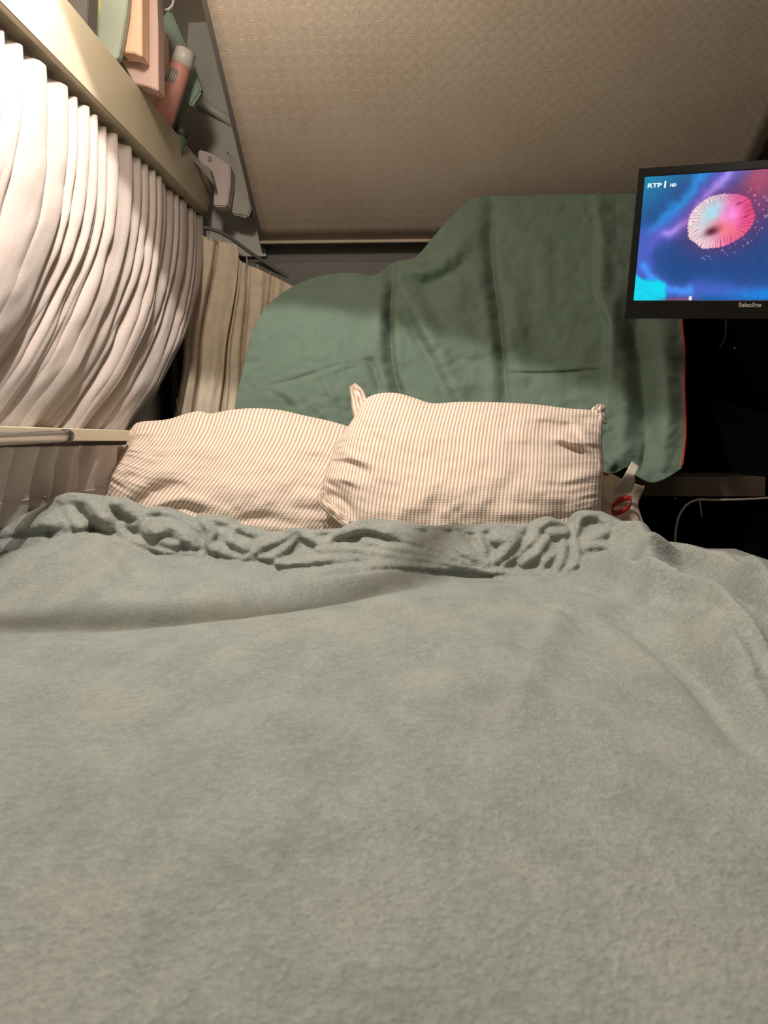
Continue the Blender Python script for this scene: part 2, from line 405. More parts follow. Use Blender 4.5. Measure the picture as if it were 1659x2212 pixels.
def bed_h(X, Y):
    z = np.full(X.shape, BED)
    z += .006*fbm(X*2.2+3, Y*2.2, 5, 2) + .0022*fbm(X*8, Y*9, 9, 3)
    o = np.argsort(front[:, 0]); fx, fy, fz = front[o].T
    yf = np.interp(X, fx, fy); hf = np.maximum(np.interp(X, fx, fz)-BED-.014*sstep(.33, .42, X), 0)
    right = sstep(.30, .42, X)
    z += hf*sstep(yf-.34, yf-.01, Y)*(1-sstep(1.42, 1.56, Y))
    z -= right*(.10*sstep(yf+.02, yf+.14, Y))
    S = [
     ([(250, 1150), (330, 1190), (430, 1225)], .010, .030, .2),
     ([(120, 1215), (220, 1235), (330, 1270)], .010, .030, .2),
     ([(300, 1215), (400, 1245), (450, 1270)], -.007, .020, .0),
     ([(0, 1245), (200, 1300), (400, 1290)], .008, .06, .0),
     ([(-200, 1352), (200, 1345), (500, 1322), (800, 1272), (990, 1230)], -.012, .045, .0),
     ([(500, 1285), (700, 1266), (860, 1248), (980, 1238)], .012, .028, -.2),
     ([(640, 1256), (800, 1240), (960, 1232)], .014, .020, -.3),
     ([(1290, 1130), (1345, 1140), (1410, 1175), (1460, 1215), (1500, 1255)], .006, .040, .2),
     ([(1440, 1166), (1520, 1190), (1600, 1225), (1700, 1265)], .010, .024, .3),
     ([(1400, 1195), (1430, 1230), (1470, 1262)], -.016, .024, .0),
     ([(1285, 1180), (1340, 1200), (1385, 1245), (1410, 1290)], .018, .028, .35),
     ([(1300, 1235), (1350, 1262), (1400, 1300)], -.024, .020, .0),
     ([(1400, 1262), (1490, 1264), (1570, 1290), (1650, 1345), (1730, 1400)], .034, .022, .3),
     ([(1470, 1300), (1560, 1318), (1640, 1370), (1720, 1440)], .032, .020, .3),
     ([(1440, 1282), (1540, 1296), (1620, 1345), (1700, 1410)], -.022, .014, .0),
     ([(1262, 1236), (1330, 1268), (1400, 1310), (1490, 1350), (1590, 1420), (1700, 1520)], .040, .024, .45),
     ([(1370, 1270), (1450, 1315), (1550, 1365), (1640, 1430)], -.020, .014, .0),
     ([(1330, 1335), (1430, 1390), (1530, 1470), (1640, 1610)], -.016, .024, .0),
     ([(1470, 1370), (1560, 1450), (1680, 1600)], .020, .022, .3),
     ([(1260, 1290), (1340, 1330), (1440, 1400), (1530, 1490)], .006, .030, .0),
     ([(1560, 1300), (1640, 1330), (1720, 1370)], .016, .016, .2),
     ([(1380, 1225), (1450, 1240), (1530, 1262), (1620, 1300)], .016, .018, .3),
     ([(1360, 1300), (1440, 1345), (1530, 1400), (1630, 1500)], .016, .018, .3),
     ([(1520, 1215), (1600, 1250), (1680, 1300)], -.014, .016, .0),
     ([(1150, 1300), (1230, 1330), (1290, 1380)], -.004, .014, .0),
     ([(300, 1262), (360, 1240), (430, 1250)], .006, .016, .0),
     ([(200, 1230), (250, 1262), (262, 1290)], -.005, .012, .0),
     ([(1225, 1290), (1190, 1370), (1140, 1480), (1110, 1560)], .007, .016, .2),
     ([(950, 1450), (1010, 1500), (1060, 1540)], .005, .014, .0),
     ([(820, 1520), (960, 1540), (1150, 1620)], -.003, .012, .0),
     ([(1170, 1262), (1260, 1275), (1330, 1300)], .006, .012, .0),
     ([(560, 1375), (600, 1360), (680, 1340)], .005, .012, .0),
     ([(140, 1560), (185, 1570), (230, 1620)], .004, .010, .0),
    ]
    for pts, a, wd, sk in S: z += stroke(X, Y, G(pts), a*(1.5 if abs(a) > .013 else 1.2), wd*(.72 if abs(a) > .013 else 1), sk)
    z = np.maximum(z, .786)
    z -= .30*sstep(XE, XE+.05, X)
    return z
def build_blanket():
    xs = np.linspace(-.678, .742, 300); ys = np.linspace(-.35, 1.66, 400)
    X, Y = np.meshgrid(xs, ys); Z = bed_h(X, Y)
    bm = bmesh.new()
    n, k = X.shape
    top = [[bm.verts.new((X[i, j], Y[i, j], Z[i, j])) for j in range(k)] for i in range(n)]
    bot = [[bm.verts.new((X[i, j], Y[i, j], min(Z[i, j]-.022, .781))) for j in range(k)] for i in range(n)]
    for i in range(n-1):
        for j in range(k-1):
            bm.faces.new((top[i][j], top[i][j+1], top[i+1][j+1], top[i+1][j]))
            bm.faces.new((bot[i][j], bot[i+1][j], bot[i+1][j+1], bot[i][j+1]))
    for i in range(n-1):
        bm.faces.new((top[i][0], top[i+1][0], bot[i+1][0], bot[i][0]))
        bm.faces.new((top[i][k-1], bot[i][k-1], bot[i+1][k-1], top[i+1][k-1]))
    for j in range(k-1):
        bm.faces.new((top[0][j], bot[0][j], bot[0][j+1], top[0][j+1]))
        bm.faces.new((top[n-1][j], top[n-1][j+1], bot[n-1][j+1], bot[n-1][j]))
    # rolled and crumpled folds along the turned-back top edge: (x, y, radius) sketched, laid on the bank
    T = [
     [(-60, 1155, 26), (30, 1142, 27), (80, 1128, 27), (130, 1126, 24), (146, 1142, 20), (120, 1160, 16)],
     [(-60, 1185, 22), (30, 1178, 22), (90, 1165, 16)],
     [(100, 1098, 10), (118, 1080, 12), (145, 1076, 13), (165, 1096, 13), (182, 1125, 13), (190, 1140, 9)],
     [(140, 1082, 16), (180, 1082, 24), (208, 1105, 26), (228, 1130, 22), (232, 1142, 12)],
     [(150, 1110, 20), (170, 1135, 20)],
     [(205, 1082, 14), (245, 1084, 18), (285, 1104, 18), (300, 1120, 15), (290, 1132, 12)],
     [(312, 1112, 12), (296, 1132, 12), (268, 1130, 12), (260, 1148, 13), (285, 1168, 13), (330, 1180, 14), (380, 1190, 14), (425, 1200, 13), (436, 1190, 10)],
     [(318, 1108, 13), (345, 1106, 14), (390, 1122, 16), (428, 1145, 15), (440, 1165, 10)],
     [(330, 1145, 24), (370, 1142, 22), (410, 1165, 20), (430, 1180, 12)],
     [(330, 1165, 14), (380, 1175, 14)],
     [(425, 1120, 10), (455, 1122, 14), (495, 1128, 12), (505, 1142, 12)],
     [(440, 1128, 16), (455, 1150, 16), (450, 1175, 14), (480, 1190, 14), (520, 1202, 10), (545, 1205, 8)],
     [(505, 1138, 12), (500, 1165, 16), (530, 1180, 18)],
     [(505, 1135, 12), (540, 1148, 14), (575, 1158, 12), (560, 1175, 14)],
     [(525, 1206, 10), (545, 1190, 13), (580, 1172, 13), (615, 1160, 12), (640, 1146, 12), (665, 1158, 12), (695, 1172, 11), (720, 1170, 8)],
     [(563, 1202, 8), (590, 1200, 11), (618, 1182, 11), (640, 1155, 11)],
     [(655, 1142, 9), (690, 1150, 9), (715, 1145, 10), (745, 1145, 8)],
     [(705, 1178, 10), (725, 1155, 14), (765, 1138, 20), (800, 1134, 20), (850, 1150, 20), (900, 1165, 20), (950, 1185, 18), (1000, 1208, 16), (1040, 1226, 12), (1090, 1236, 10), (1150, 1242, 10), (1215, 1246, 10), (1265, 1243, 11), (1288, 1225, 12), (1283, 1206, 14), (1262, 1212, 12)],
     [(790, 1170, 14), (850, 1182, 14), (930, 1196, 14), (1000, 1215, 10)],
     [(690, 1188, 11), (740, 1184, 12), (800, 1190, 13), (870, 1202, 13), (940, 1208, 12), (1010, 1222, 10), (1040, 1230, 6)],
     [(630, 1245, 8), (700, 1236, 13), (780, 1222, 14), (850, 1218, 14), (930, 1222, 11), (990, 1226, 7)],
     [(600, 1215, 8), (680, 1208, 12), (760, 1205, 12), (840, 1206, 10)],
     [(860, 1132, 12), (905, 1138, 14), (940, 1142, 12), (985, 1140, 11), (1035, 1146, 11), (1080, 1140, 13), (1125, 1144, 12)],
     [(935, 1150, 14), (975, 1175, 16), (1015, 1198, 16), (1050, 1218, 12)],
     [(985, 1160, 12), (1010, 1185, 12), (1035, 1212, 9)],
     [(1035, 1160, 12), (1045, 1190, 11), (1050, 1215, 8)],
     [(1075, 1160, 20), (1105, 1165, 22), (1085, 1195, 16), (1065, 1215, 10)],
     [(1215, 1132, 9), (1190, 1126, 13), (1170, 1136, 14), (1150, 1165, 13), (1120, 1192, 12), (1085, 1220, 9)],
     [(1180, 1145, 12), (1195, 1150, 14), (1220, 1150, 12)],
     [(1130, 1215, 12), (1160, 1190, 14), (1180, 1165, 12)],
     [(1165, 1232, 8), (1185, 1205, 11), (1205, 1195, 9)],
     [(1205, 1230, 8), (1215, 1205, 11), (1220, 1180, 11), (1215, 1165, 8)],
     [(1225, 1232, 8), (1245, 1215, 11), (1248, 1190, 12), (1240, 1170, 10)],
     [(1246, 1152, 9), (1250, 1125, 12), (1268, 1112, 12), (1295, 1114, 14), (1315, 1130, 16), (1308, 1150, 16), (1280, 1164, 13), (1260, 1166, 9)],
     [(1265, 1180, 12), (1300, 1176, 14), (1345, 1200, 16), (1385, 1240, 14), (1400, 1262, 8)],
     [(1310, 1120, 14), (1360, 1140, 22), (1420, 1170, 22), (1470, 1200, 14)],
    ]
    sil = np.array([(-120, 1138), (-60, 1130), (0, 1120), (60, 1106), (98, 1092), (118, 1070), (150, 1063), (190, 1066), (215, 1070), (250, 1072), (285, 1088), (310, 1101), (330, 1092), (350, 1094), (395, 1112), (415, 1121), (430, 1110), (470, 1113), (495, 1120), (510, 1132), (540, 1135), (575, 1150), (610, 1145), (635, 1139), (680, 1144), (735, 1141), (755, 1130), (780, 1122), (815, 1120), (860, 1124), (900, 1131), (940, 1136), (985, 1130), (1020, 1134), (1060, 1128), (1110, 1131), (1145, 1133), (1165, 1120), (1185, 1114), (1215, 1125), (1240, 1131), (1246, 1110), (1262, 1101), (1300, 1104), (1330, 1118), (1380, 1141), (1430, 1166), (1470, 1190)], float)
    fro = np.array([(-120, 1250), (-60, 1236), (0, 1214), (50, 1198), (100, 1176), (160, 1160), (200, 1156), (250, 1158), (300, 1184), (380, 1212), (430, 1212), (520, 1214), (570, 1216), (610, 1250), (700, 1250), (850, 1236), (1000, 1242), (1100, 1248), (1200, 1253), (1262, 1252), (1300, 1236), (1330, 1232), (1380, 1262), (1430, 1276), (1470, 1270)], float)
    nc, nr = 800, 110
    cx = np.linspace(-12, 1470, nc); U = np.linspace(0, 1, nr)[:, None]
    ys_, yf_ = np.interp(cx, sil[:, 0], sil[:, 1]), np.interp(cx, fro[:, 0], fro[:, 1])
    PX = cx[None]+0*U; PY = ys_+(yf_-ys_)*U
    d = np.zeros(PX.shape); 
    for tb in T:
        tb = catmull(np.array(tb, float), 6)
        dd = np.full(PX.shape, 0.0)
        for a, b in zip(tb[:-1], tb[1:]):
            ab = b[:2]-a[:2]; L2 = (ab**2).sum()+1e-9
            t = np.clip(((PX-a[0])*ab[0]+(PY-a[1])*ab[1])/L2, 0, 1)
            q = np.hypot(PX-a[0]-t*ab[0], PY-a[1]-t*ab[1]); r = (a[2]+t*(b[2]-a[2]))*1.15
            yn = a[1]+t*ab[1]; up = sstep(-.2, .7, (yn-PY)/(q+1e-6))
            dd = np.maximum(dd, np.sqrt(np.maximum(r*r-q*q, 0)))
            dd = np.maximum(dd, up*r*.52*np.exp(-(q/(r*1.7+6))**2))
        ins = dd > .5*tb[:, 2].mean(); lvl = .40*d[ins].mean() if ins.any() else 0
        d = np.maximum(d, dd + lvl*sstep(.1, .6, dd/tb[:, 2].mean()))
    wide = d.copy()
    for it in range(70):
        e = np.pad(wide, 1, mode='edge'); wide = (e[:-2, 1:-1]+e[2:, 1:-1]+e[1:-1, :-2]+e[1:-1, 2:])/4
    d = np.maximum(d, .80*wide)
    for it in range(2):
        e = np.pad(d, 1, mode='edge'); d = (e[:-2, 1:-1]+e[2:, 1:-1]+e[1:-1, :-2]+e[1:-1, 2:]+2*d)/6
    d += 1.6*fbm(PX/26, PY/18, 4, 2) + 3*fbm(PX/80, PY/50, 14, 2)
    # only the flaps roll over at the silhouette
    d = d*sstep(0, .035, U)*(1-.75*sstep(.93, 1.0, U)) 
    d = d*(1-sstep(1400, 1465, PX))
    Yq = ydep(PY); P = at_y(PX, PY, Yq - 2.5*d*Yq/F)
    lowr = P[-1:]*1.0; lowr[..., 2] = np.minimum(lowr[..., 2]-.03, BED-.012); 
    back = P[:1] + np.array([0, .05, -.006]); back2 = P[:1] + np.array([0, .09, 0]); back2[..., 2] = BED-.012
    P = np.vstack([back2, back, P, lowr])
    vs = [[bm.verts.new(p) for p in row] for row in P]
    R, Q = len(vs), nc
    for i in range(R-1):
        for j in range(Q-1): bm.faces.new((vs[i][j], vs[i+1][j], vs[i+1][j+1], vs[i][j+1]))
    for j in range(Q-1): bm.faces.new((vs[R-1][j], vs[0][j], vs[0][j+1], vs[R-1][j+1]))
    bm.faces.new([vs[i][0] for i in range(R)]); bm.faces.new([vs[i][Q-1] for i in range(R)][::-1])
    bmesh.ops.recalc_face_normals(bm, faces=bm.faces)
    me = bpy.data.meshes.new('blanket'); bm.to_mesh(me); bm.free()
    o = link('blanket', me, M['blanket'])
    r = o.modifiers.new('remesh', 'REMESH'); r.mode = 'VOXEL'; r.voxel_size = .0025; r.use_smooth_shade = True
    s = o.modifiers.new('smooth', 'SMOOTH'); s.factor = .5; s.iterations = 3
    return tag(o, 'grey-green plush fleece blanket spread over the bed, crumpled at its top edge', 'blanket')
build_blanket()

# ------------------------------------------------------------------ coons patch cloth
def coons(top, bot, left, right, n, m):
    """top/bot run left to right, left/right run top to bottom"""
    t, b, l, r = resample(top, m), resample(bot, m), resample(left, n), resample(right, n)
    u = np.linspace(0, 1, m)[None, :, None]; v = np.linspace(0, 1, n)[:, None, None]
    S = (1-v)*t[None]+v*b[None] + (1-u)*l[:, None]+u*r[:, None]
    S -= (1-u)*(1-v)*t[0]+u*(1-v)*t[-1]+(1-u)*v*b[0]+u*v*b[-1]
    return S, u[..., 0]+0*v[..., 0], v[..., 0]+0*u[..., 0]

def pillow(name, label, top, bot, left, right, wid, hgt, Yc, lean, T, strokes, ears, shear=0.0):
    """strokes are creases in sketch coordinates with depths in metres"""
    n, m = 150, 210
    S, U, V = coons(top, bot, left, right, n, m)
    px, py = S[..., 0], S[..., 1]
    Yp = Yc + lean*(1130-py)
    e = np.clip(np.sin(np.pi*U), 0, 1)**.42 * np.clip(np.sin(np.pi*V), 0, 1)**.50
    edge = np.minimum(np.minimum(U, 1-U)*wid, np.minimum(V, 1-V)*hgt)
    wr = .006*fbm(U*7+2, V*5+1, 3, 3)*np.clip(edge/.05, 0, 1)
    # puckers running in from the side seams
    side = np.exp(-np.minimum(U, 1-U)*wid/.09)
    puck = .008*side*fbm(U*3, V*16, 21, 2) + .004*np.exp(-np.minimum(V, 1-V)*hgt/.06)*fbm(U*20, V*3, 31, 2)
    d = T*e + (wr+puck)*np.clip(edge/.02, 0, 1)
    for pts, a, wd, sk in strokes: d += stroke(px, py, np.array(pts, float), a, wd, sk)*np.clip(edge/.015, 0, 1)
    fr = at_y(px, py, Yp-d)
    uv = np.stack([U*wid + shear*(V-.5), V*hgt], -1)
    root = empty(name, tuple(at_y(np.array(px.mean()), np.array(py.max()), Yc)), label, 'pillow', 'striped cotton bed pillows')
    # back half mirrored through the seam
    bk = at_y(px, py, Yp+T*e*.9)
    mid = at_y(px, py, Yp)
    bk = mid + (bk-mid)*np.array([0, 1, 0]) if False else np.stack([mid[..., 0], Yp+T*e*.9, mid[..., 2]], -1)
    P = np.hstack([fr, bk[:, ::-1][:, 1:-1]]); UVm = np.hstack([uv, uv[:, ::-1][:, 1:-1]])
    grid('cushion_body', P, M['stripe'], root, uv=UVm, wrap=True)
    for (et, eb, el, er, ed) in ears:
        Se, Ue, Ve = coons(et, eb, el, er, 24, 20)
        Ye = Yc + lean*(1130-Se[..., 1]) + ed + .012*np.sin(np.pi*Ue)*(-1) + .004*fbm(Ue*4, Ve*4, 8, 2)
        grid('corner_flap', at_y(Se[..., 0], Se[..., 1], Ye), M['stripe'], root, uv=np.stack([Ue*.035, Ve*.06], -1), thick=.005)
    return root
pillow('pillow', 'flatter striped beige pillow at left, beside the white curtain',
    top=[(283, 926), (300, 912), (360, 906), (400, 894), (430, 888), (455, 893), (500, 885), (545, 882), (600, 885), (660, 898), (715, 910), (760, 925), (800, 950), (815, 985)],
    bot=[(217, 1072), (255, 1110), (330, 1150), (430, 1175), (560, 1185), (680, 1185), (760, 1175), (790, 1165)],
    left=[(283, 926), (281, 955), (262, 985), (228, 1022), (217, 1072)],
    right=[(815, 985), (822, 1040), (812, 1110), (790, 1165)],
    wid=.56, hgt=.30, Yc=1.64, lean=.0006, T=.085, shear=.09, strokes=[
      ([(255, 1085), (300, 1045), (350, 1015), (400, 1000)], .012, 16, .3),
      ([(275, 1110), (330, 1065), (390, 1050)], -.014, 14, .0),
      ([(290, 1120), (350, 1085), (400, 1075), (450, 1085)], .014, 14, .3),
      ([(330, 1115), (390, 1095), (440, 1110)], -.012, 12, .0),
      ([(640, 1050), (700, 1062), (740, 1080)], -.006, 10, .0),
      ([(430, 893), (450, 930), (490, 960)], -.006, 16, .0),
      ([(250, 1030), (300, 1000), (330, 985)], .008, 12, .0),
      ([(500, 1130), (560, 1118), (610, 1120)], -.008, 12, .0)],
    ears=[([(274, 935), (286, 925)], [(212, 1080), (232, 1088)], [(274, 935), (275, 958), (254, 988), (221, 1020), (212, 1080)], [(286, 925), (290, 962), (270, 992), (240, 1025), (232, 1088)], .004)])
pillow('pillow', 'plumper striped beige pillow on the right, overlapping the flatter one, with corner points up',
    top=[(764, 905), (778, 878), (795, 858), (825, 849), (862, 850), (900, 861), (935, 871), (1000, 868), (1100, 870), (1170, 875), (1225, 882), (1275, 886), (1302, 900)],
    bot=[(700, 1088), (745, 1140), (800, 1180), (900, 1190), (1000, 1190), (1120, 1188), (1220, 1178), (1293, 1150)],
    left=[(764, 905), (728, 955), (712, 1000), (698, 1045), (700, 1088)],
    right=[(1302, 900), (1300, 950), (1304, 1000), (1300, 1050), (1298, 1100), (1293, 1150)],
    wid=.60, hgt=.31, Yc=1.54, lean=.0006, T=.10, strokes=[
      ([(1300, 1010), (1270, 985), (1225, 965), (1180, 950)], -.014, 10, .0),
      ([(1290, 985), (1240, 958), (1190, 945)], .014, 14, .0),
      ([(1290, 900), (1245, 915), (1200, 925), (1150, 915)], -.012, 12, .0),
      ([(1235, 905), (1265, 940), (1290, 960)], .012, 12, .0),
      ([(1150, 905), (1175, 900), (1215, 895)], .008, 10, .0),
      ([(1298, 1040), (1260, 1030), (1215, 1040)], .010, 14, .0),
      ([(770, 900), (790, 930), (830, 960)], -.012, 14, .0),
      ([(722, 965), (760, 985), (800, 1000)], .009, 10, .0),
      ([(712, 1000), (760, 1005), (800, 1025)], -.010, 10, .0),
      ([(704, 1030), (750, 1035), (790, 1050)], .009, 10, .0),
      ([(700, 1065), (740, 1080), (770, 1120)], -.010, 10, .0),
      ([(740, 1130), (765, 1060), (770, 1010)], -.006, 18, .0),
      ([(850, 1140), (870, 1090), (872, 1060)], .007, 18, .4),
      ([(925, 1140), (935, 1100), (945, 1075)], -.007, 18, .0),
      ([(1030, 1140), (1020, 1100), (1000, 1070)], .006, 22, .0),
      ([(1030, 1140), (1100, 1110), (1200, 1080), (1270, 1070)], .006, 22, .0)],
    ears=[([(757, 836), (766, 829)], [(768, 912), (800, 880)], [(757, 836), (760, 865), (762, 885), (768, 912)], [(766, 829), (782, 842), (790, 858), (800, 880)], .01),
          ([(1279, 884), (1292, 874), (1306, 877)], [(1270, 905), (1290, 905), (1309, 916)], [(1279, 884), (1275, 893), (1270, 905)], [(1306, 877), (1305, 895), (1309, 916)], .01),
          ([(692, 1066), (702, 1060)], [(748, 1142), (760, 1120)], [(692, 1066), (688, 1080), (697, 1096), (748, 1142)], [(702, 1060), (712, 1080), (730, 1100), (760, 1120)], -.02)])

# ------------------------------------------------------------------ sage throw draped behind the pillows
def sheet_y(px, py): return 1.90 + .00068*(900-py) - .00006*(px-900)
def build_sheet():
    n, m = 260, 380
    top = [(602, 640), (625, 625), (660, 608), (700, 596), (740, 591), (775, 592), (800, 597), (822, 590), (845, 572), (862, 565), (893, 560), (915, 540), (935, 515), (975, 470), (1005, 440), (1030, 428), (1060, 425), (1150, 423), (1290, 420), (1380, 420), (1440, 425), (1462, 450)]
    bot = [(500, 960), (600, 985), (760, 1000), (900, 1010), (1100, 1015), (1250, 1020), (1305, 1024), (1330, 1022), (1355, 1010), (1378, 1030), (1408, 1043), (1440, 1033), (1472, 1012)]
    left = [(602, 640), (572, 668), (545, 720), (528, 790), (512, 860), (500, 960)]
    right = [(1462, 450), (1470, 560), (1473, 690), (1479, 760), (1478, 830), (1481, 920), (1478, 970), (1472, 1012)]
    S, U, V = coons(top, bot, left, right, n, m); px, py = S[..., 0], S[..., 1]
    d = .006*fbm(px/90, py/70, 3, 4) + .0022*fbm(px/24, py/30, 11, 2) + .004*np.abs(fbm(px/60+py/200, py/45, 41, 2))
    K = [
      ([(852, 575), (846, 620), (842, 700), (850, 800), (880, 890)], -.060, 14, .35),
      ([(848, 590), (835, 640), (828, 700), (836, 780), (845, 840)], .030, 18, .0),
      ([(870, 600), (880, 640), (920, 720), (960, 800), (1005, 890)], .030, 22, -.2),
      ([(862, 640), (900, 720), (945, 800), (985, 890)], -.020, 16, .0),
      ([(1065, 440), (1062, 520), (1066, 600), (1080, 700), (1088, 790), (1096, 880)], -.050, 14, .4),
      ([(1045, 560), (1055, 650), (1066, 740), (1072, 870)], .020, 20, .0),
      ([(1105, 600), (1110, 700), (1115, 800)], .018, 28, .0),
      ([(862, 572), (900, 582), (935, 578), (965, 560), (1000, 520)], .028, 20, .3),
      ([(880, 600), (930, 610), (980, 590), (1020, 550)], -.014, 18, .0),
      ([(1288, 425), (1300, 520), (1296, 620), (1320, 700), (1316, 800), (1312, 900)], .026, 16, -.4),
      ([(1330, 640), (1318, 720), (1322, 820)], .012, 12, .0),
      ([(1380, 640), (1372, 720), (1385, 800), (1392, 880), (1396, 980)], -.055, 26, .0),
      ([(1340, 690), (1345, 800), (1350, 900), (1345, 990)], .022, 22, .0),
      ([(1430, 690), (1436, 800), (1440, 900), (1430, 1000)], .030, 24, .0),
      ([(1095, 806), (1180, 806), (1250, 802), (1308, 798)], -.008, 5, .0),
      ([(1095, 800), (1180, 800), (1250, 796), (1308, 792)], .006, 6, .0),
      ([(590, 832), (640, 820), (700, 800), (790, 775)], -.010, 6, .0),
      ([(690, 806), (740, 790), (800, 770)], .010, 8, .0),
      ([(795, 770), (808, 800), (825, 850)], -.018, 10, .0),
      ([(800, 640), (815, 700), (790, 780)], .010, 24, .0),
      ([(690, 800), (710, 840), (730, 890)], .007, 9, .0),
      ([(590, 835), (630, 860), (650, 890)], .006, 9, .0),
      ([(1000, 560), (985, 640), (1000, 720), (1040, 760)], .018, 36, .0),
      ([(930, 740), (970, 770), (1030, 790), (1070, 780)], -.016, 26, .0),
      ([(960, 840), (1020, 830), (1070, 845)], .008, 12, .0),
      ([(1150, 560), (1180, 640), (1170, 740)], .008, 40, .0),
      ([(1250, 640), (1285, 655), (1320, 690)], .008, 8, .0),
      ([(1255, 450), (1270, 470), (1300, 440)], .006, 8, .0),
      ([(1190, 870), (1240, 860), (1290, 850)], .006, 10, .0),
      ([(1320, 1000), (1360, 975), (1400, 985), (1450, 1000)], .012, 16, .0),
      ([(1395, 960), (1390, 990), (1385, 1020)], -.014, 8, .0),
      ([(1300, 985), (1320, 1000), (1312, 1018)], .014, 9, .0),
    ]
    for pts, a, wd, sk in K: d += stroke(px, py, np.array(pts, float), a, wd, sk)
    # the left hump bulges forward
    d += .05*np.exp(-(((px-690)/130)**2+((py-800)/150)**2))
    Y = sheet_y(px, py) - d
    # top edges roll away from the room
    root = empty('throw', (.1, 1.98, BED), 'sage green cotton throw with red piping draped up behind the pillows', 'throw')
    P = at_y(px, py, Y)
    back = P[0:1] + np.array([0, .10, -.03]); mid = P[0:1] + np.array([0, .035, -.002])
    P = np.vstack([back, mid, P])
    bl = P[:, 0:1] + np.array([-.02, .12, -.0])
    P = np.hstack([bl, P])
    grid('cover', P, M['sage'], root, thick=.004)
    e = at_y(px[70:, -1], py[70:, -1], Y[70:, -1]-.003)[::6]
    tube('piping', e, .0028, M['red'], root, seg=8, step=.02)
    # cream reverse side folded out at the bottom with a care label
    Sl, Ul, Vl = coons([(1290, 1018), (1325, 1026), (1340, 1034), (1392, 1052)], [(1280, 1160), (1330, 1165), (1400, 1160)],
                       [(1290, 1018), (1285, 1080), (1280, 1160)], [(1392, 1052), (1378, 1085), (1384, 1115), (1402, 1160)], 40, 40)
    Yl = 1.76 - .0004*(Sl[..., 1]-1020) - .03*np.sin(np.pi*Ul) - .01*fbm(Ul*3, Vl*3, 4, 2)
    ln = grid('reverse_side', at_y(Sl[..., 0], Sl[..., 1], Yl), M['cream'], root, thick=.004); ln['label'] = 'cream reverse side folded out under the corner'
    pp = np.array([(1288, 1012), (1303, 1022), (1325, 1028), (1342, 1036)]); tube('piping', at_y(pp[:, 0], pp[:, 1], 1.735), .0028, M['red'], root, seg=8)
    pp = np.array([(1391, 1050), (1384, 1068), (1376, 1090), (1372, 1105)]); tube('piping', at_y(pp[:, 0], pp[:, 1], 1.75), .0028, M['red'], root, seg=8)
    # care label: a bent strip with tiny print
    k = N('care_label'); co = k.uv()
    pr = k.n('ShaderNodeTexNoise', {'Vector': k.scale(co, (60, 45, 1)), 'Scale': 1.0, 'Detail': 1.0}).outputs[0]
    sv = k.n('ShaderNodeSeparateXYZ', {0: co}).outputs[1]
    msk = k.math('MULTIPLY', k.ramp(pr, .46, .56), k.math('MULTIPLY', k.ramp(sv, .30, .34), k.math('SUBTRACT', 1.0, k.ramp(sv, .92, .95))))
    k.set(Base_Color=k.mix(msk, s2l((214, 204, 190)), s2l((96, 92, 84))), Roughness=.6)
    Sg, Ug, Vg = coons([(1365, 996), (1381, 1008)], [(1321, 1078), (1362, 1066)], [(1365, 996), (1352, 1020), (1338, 1045), (1321, 1078)], [(1381, 1008), (1372, 1026), (1371, 1045), (1362, 1066)], 24, 10)
    Yg = 1.69 - .015*np.sin(np.pi*Vg*1.6)
    lb = grid('care_label', at_y(Sg[..., 0], Sg[..., 1], Yg), k.m, root, uv=np.stack([Ug, Vg], -1), thick=.0006)
    # red ribbon loop
    q = [(1322, 1095), (1335, 1083), (1352, 1076), (1364, 1078), (1360, 1092), (1345, 1104), (1328, 1108), (1321, 1100)]
    q = np.array(q, float); Yr = np.array([1.70, 1.695, 1.69, 1.685, 1.665, 1.66, 1.67, 1.695])
    c = catmull(at_y(q[:, 0], q[:, 1], Yr), .004)
    P = np.stack([c + np.array([0, 0, .006]), c - np.array([0, 0, .006])], 0)
    grid('ribbon_loop', P, M['red'], root, thick=.0012)
build_sheet()

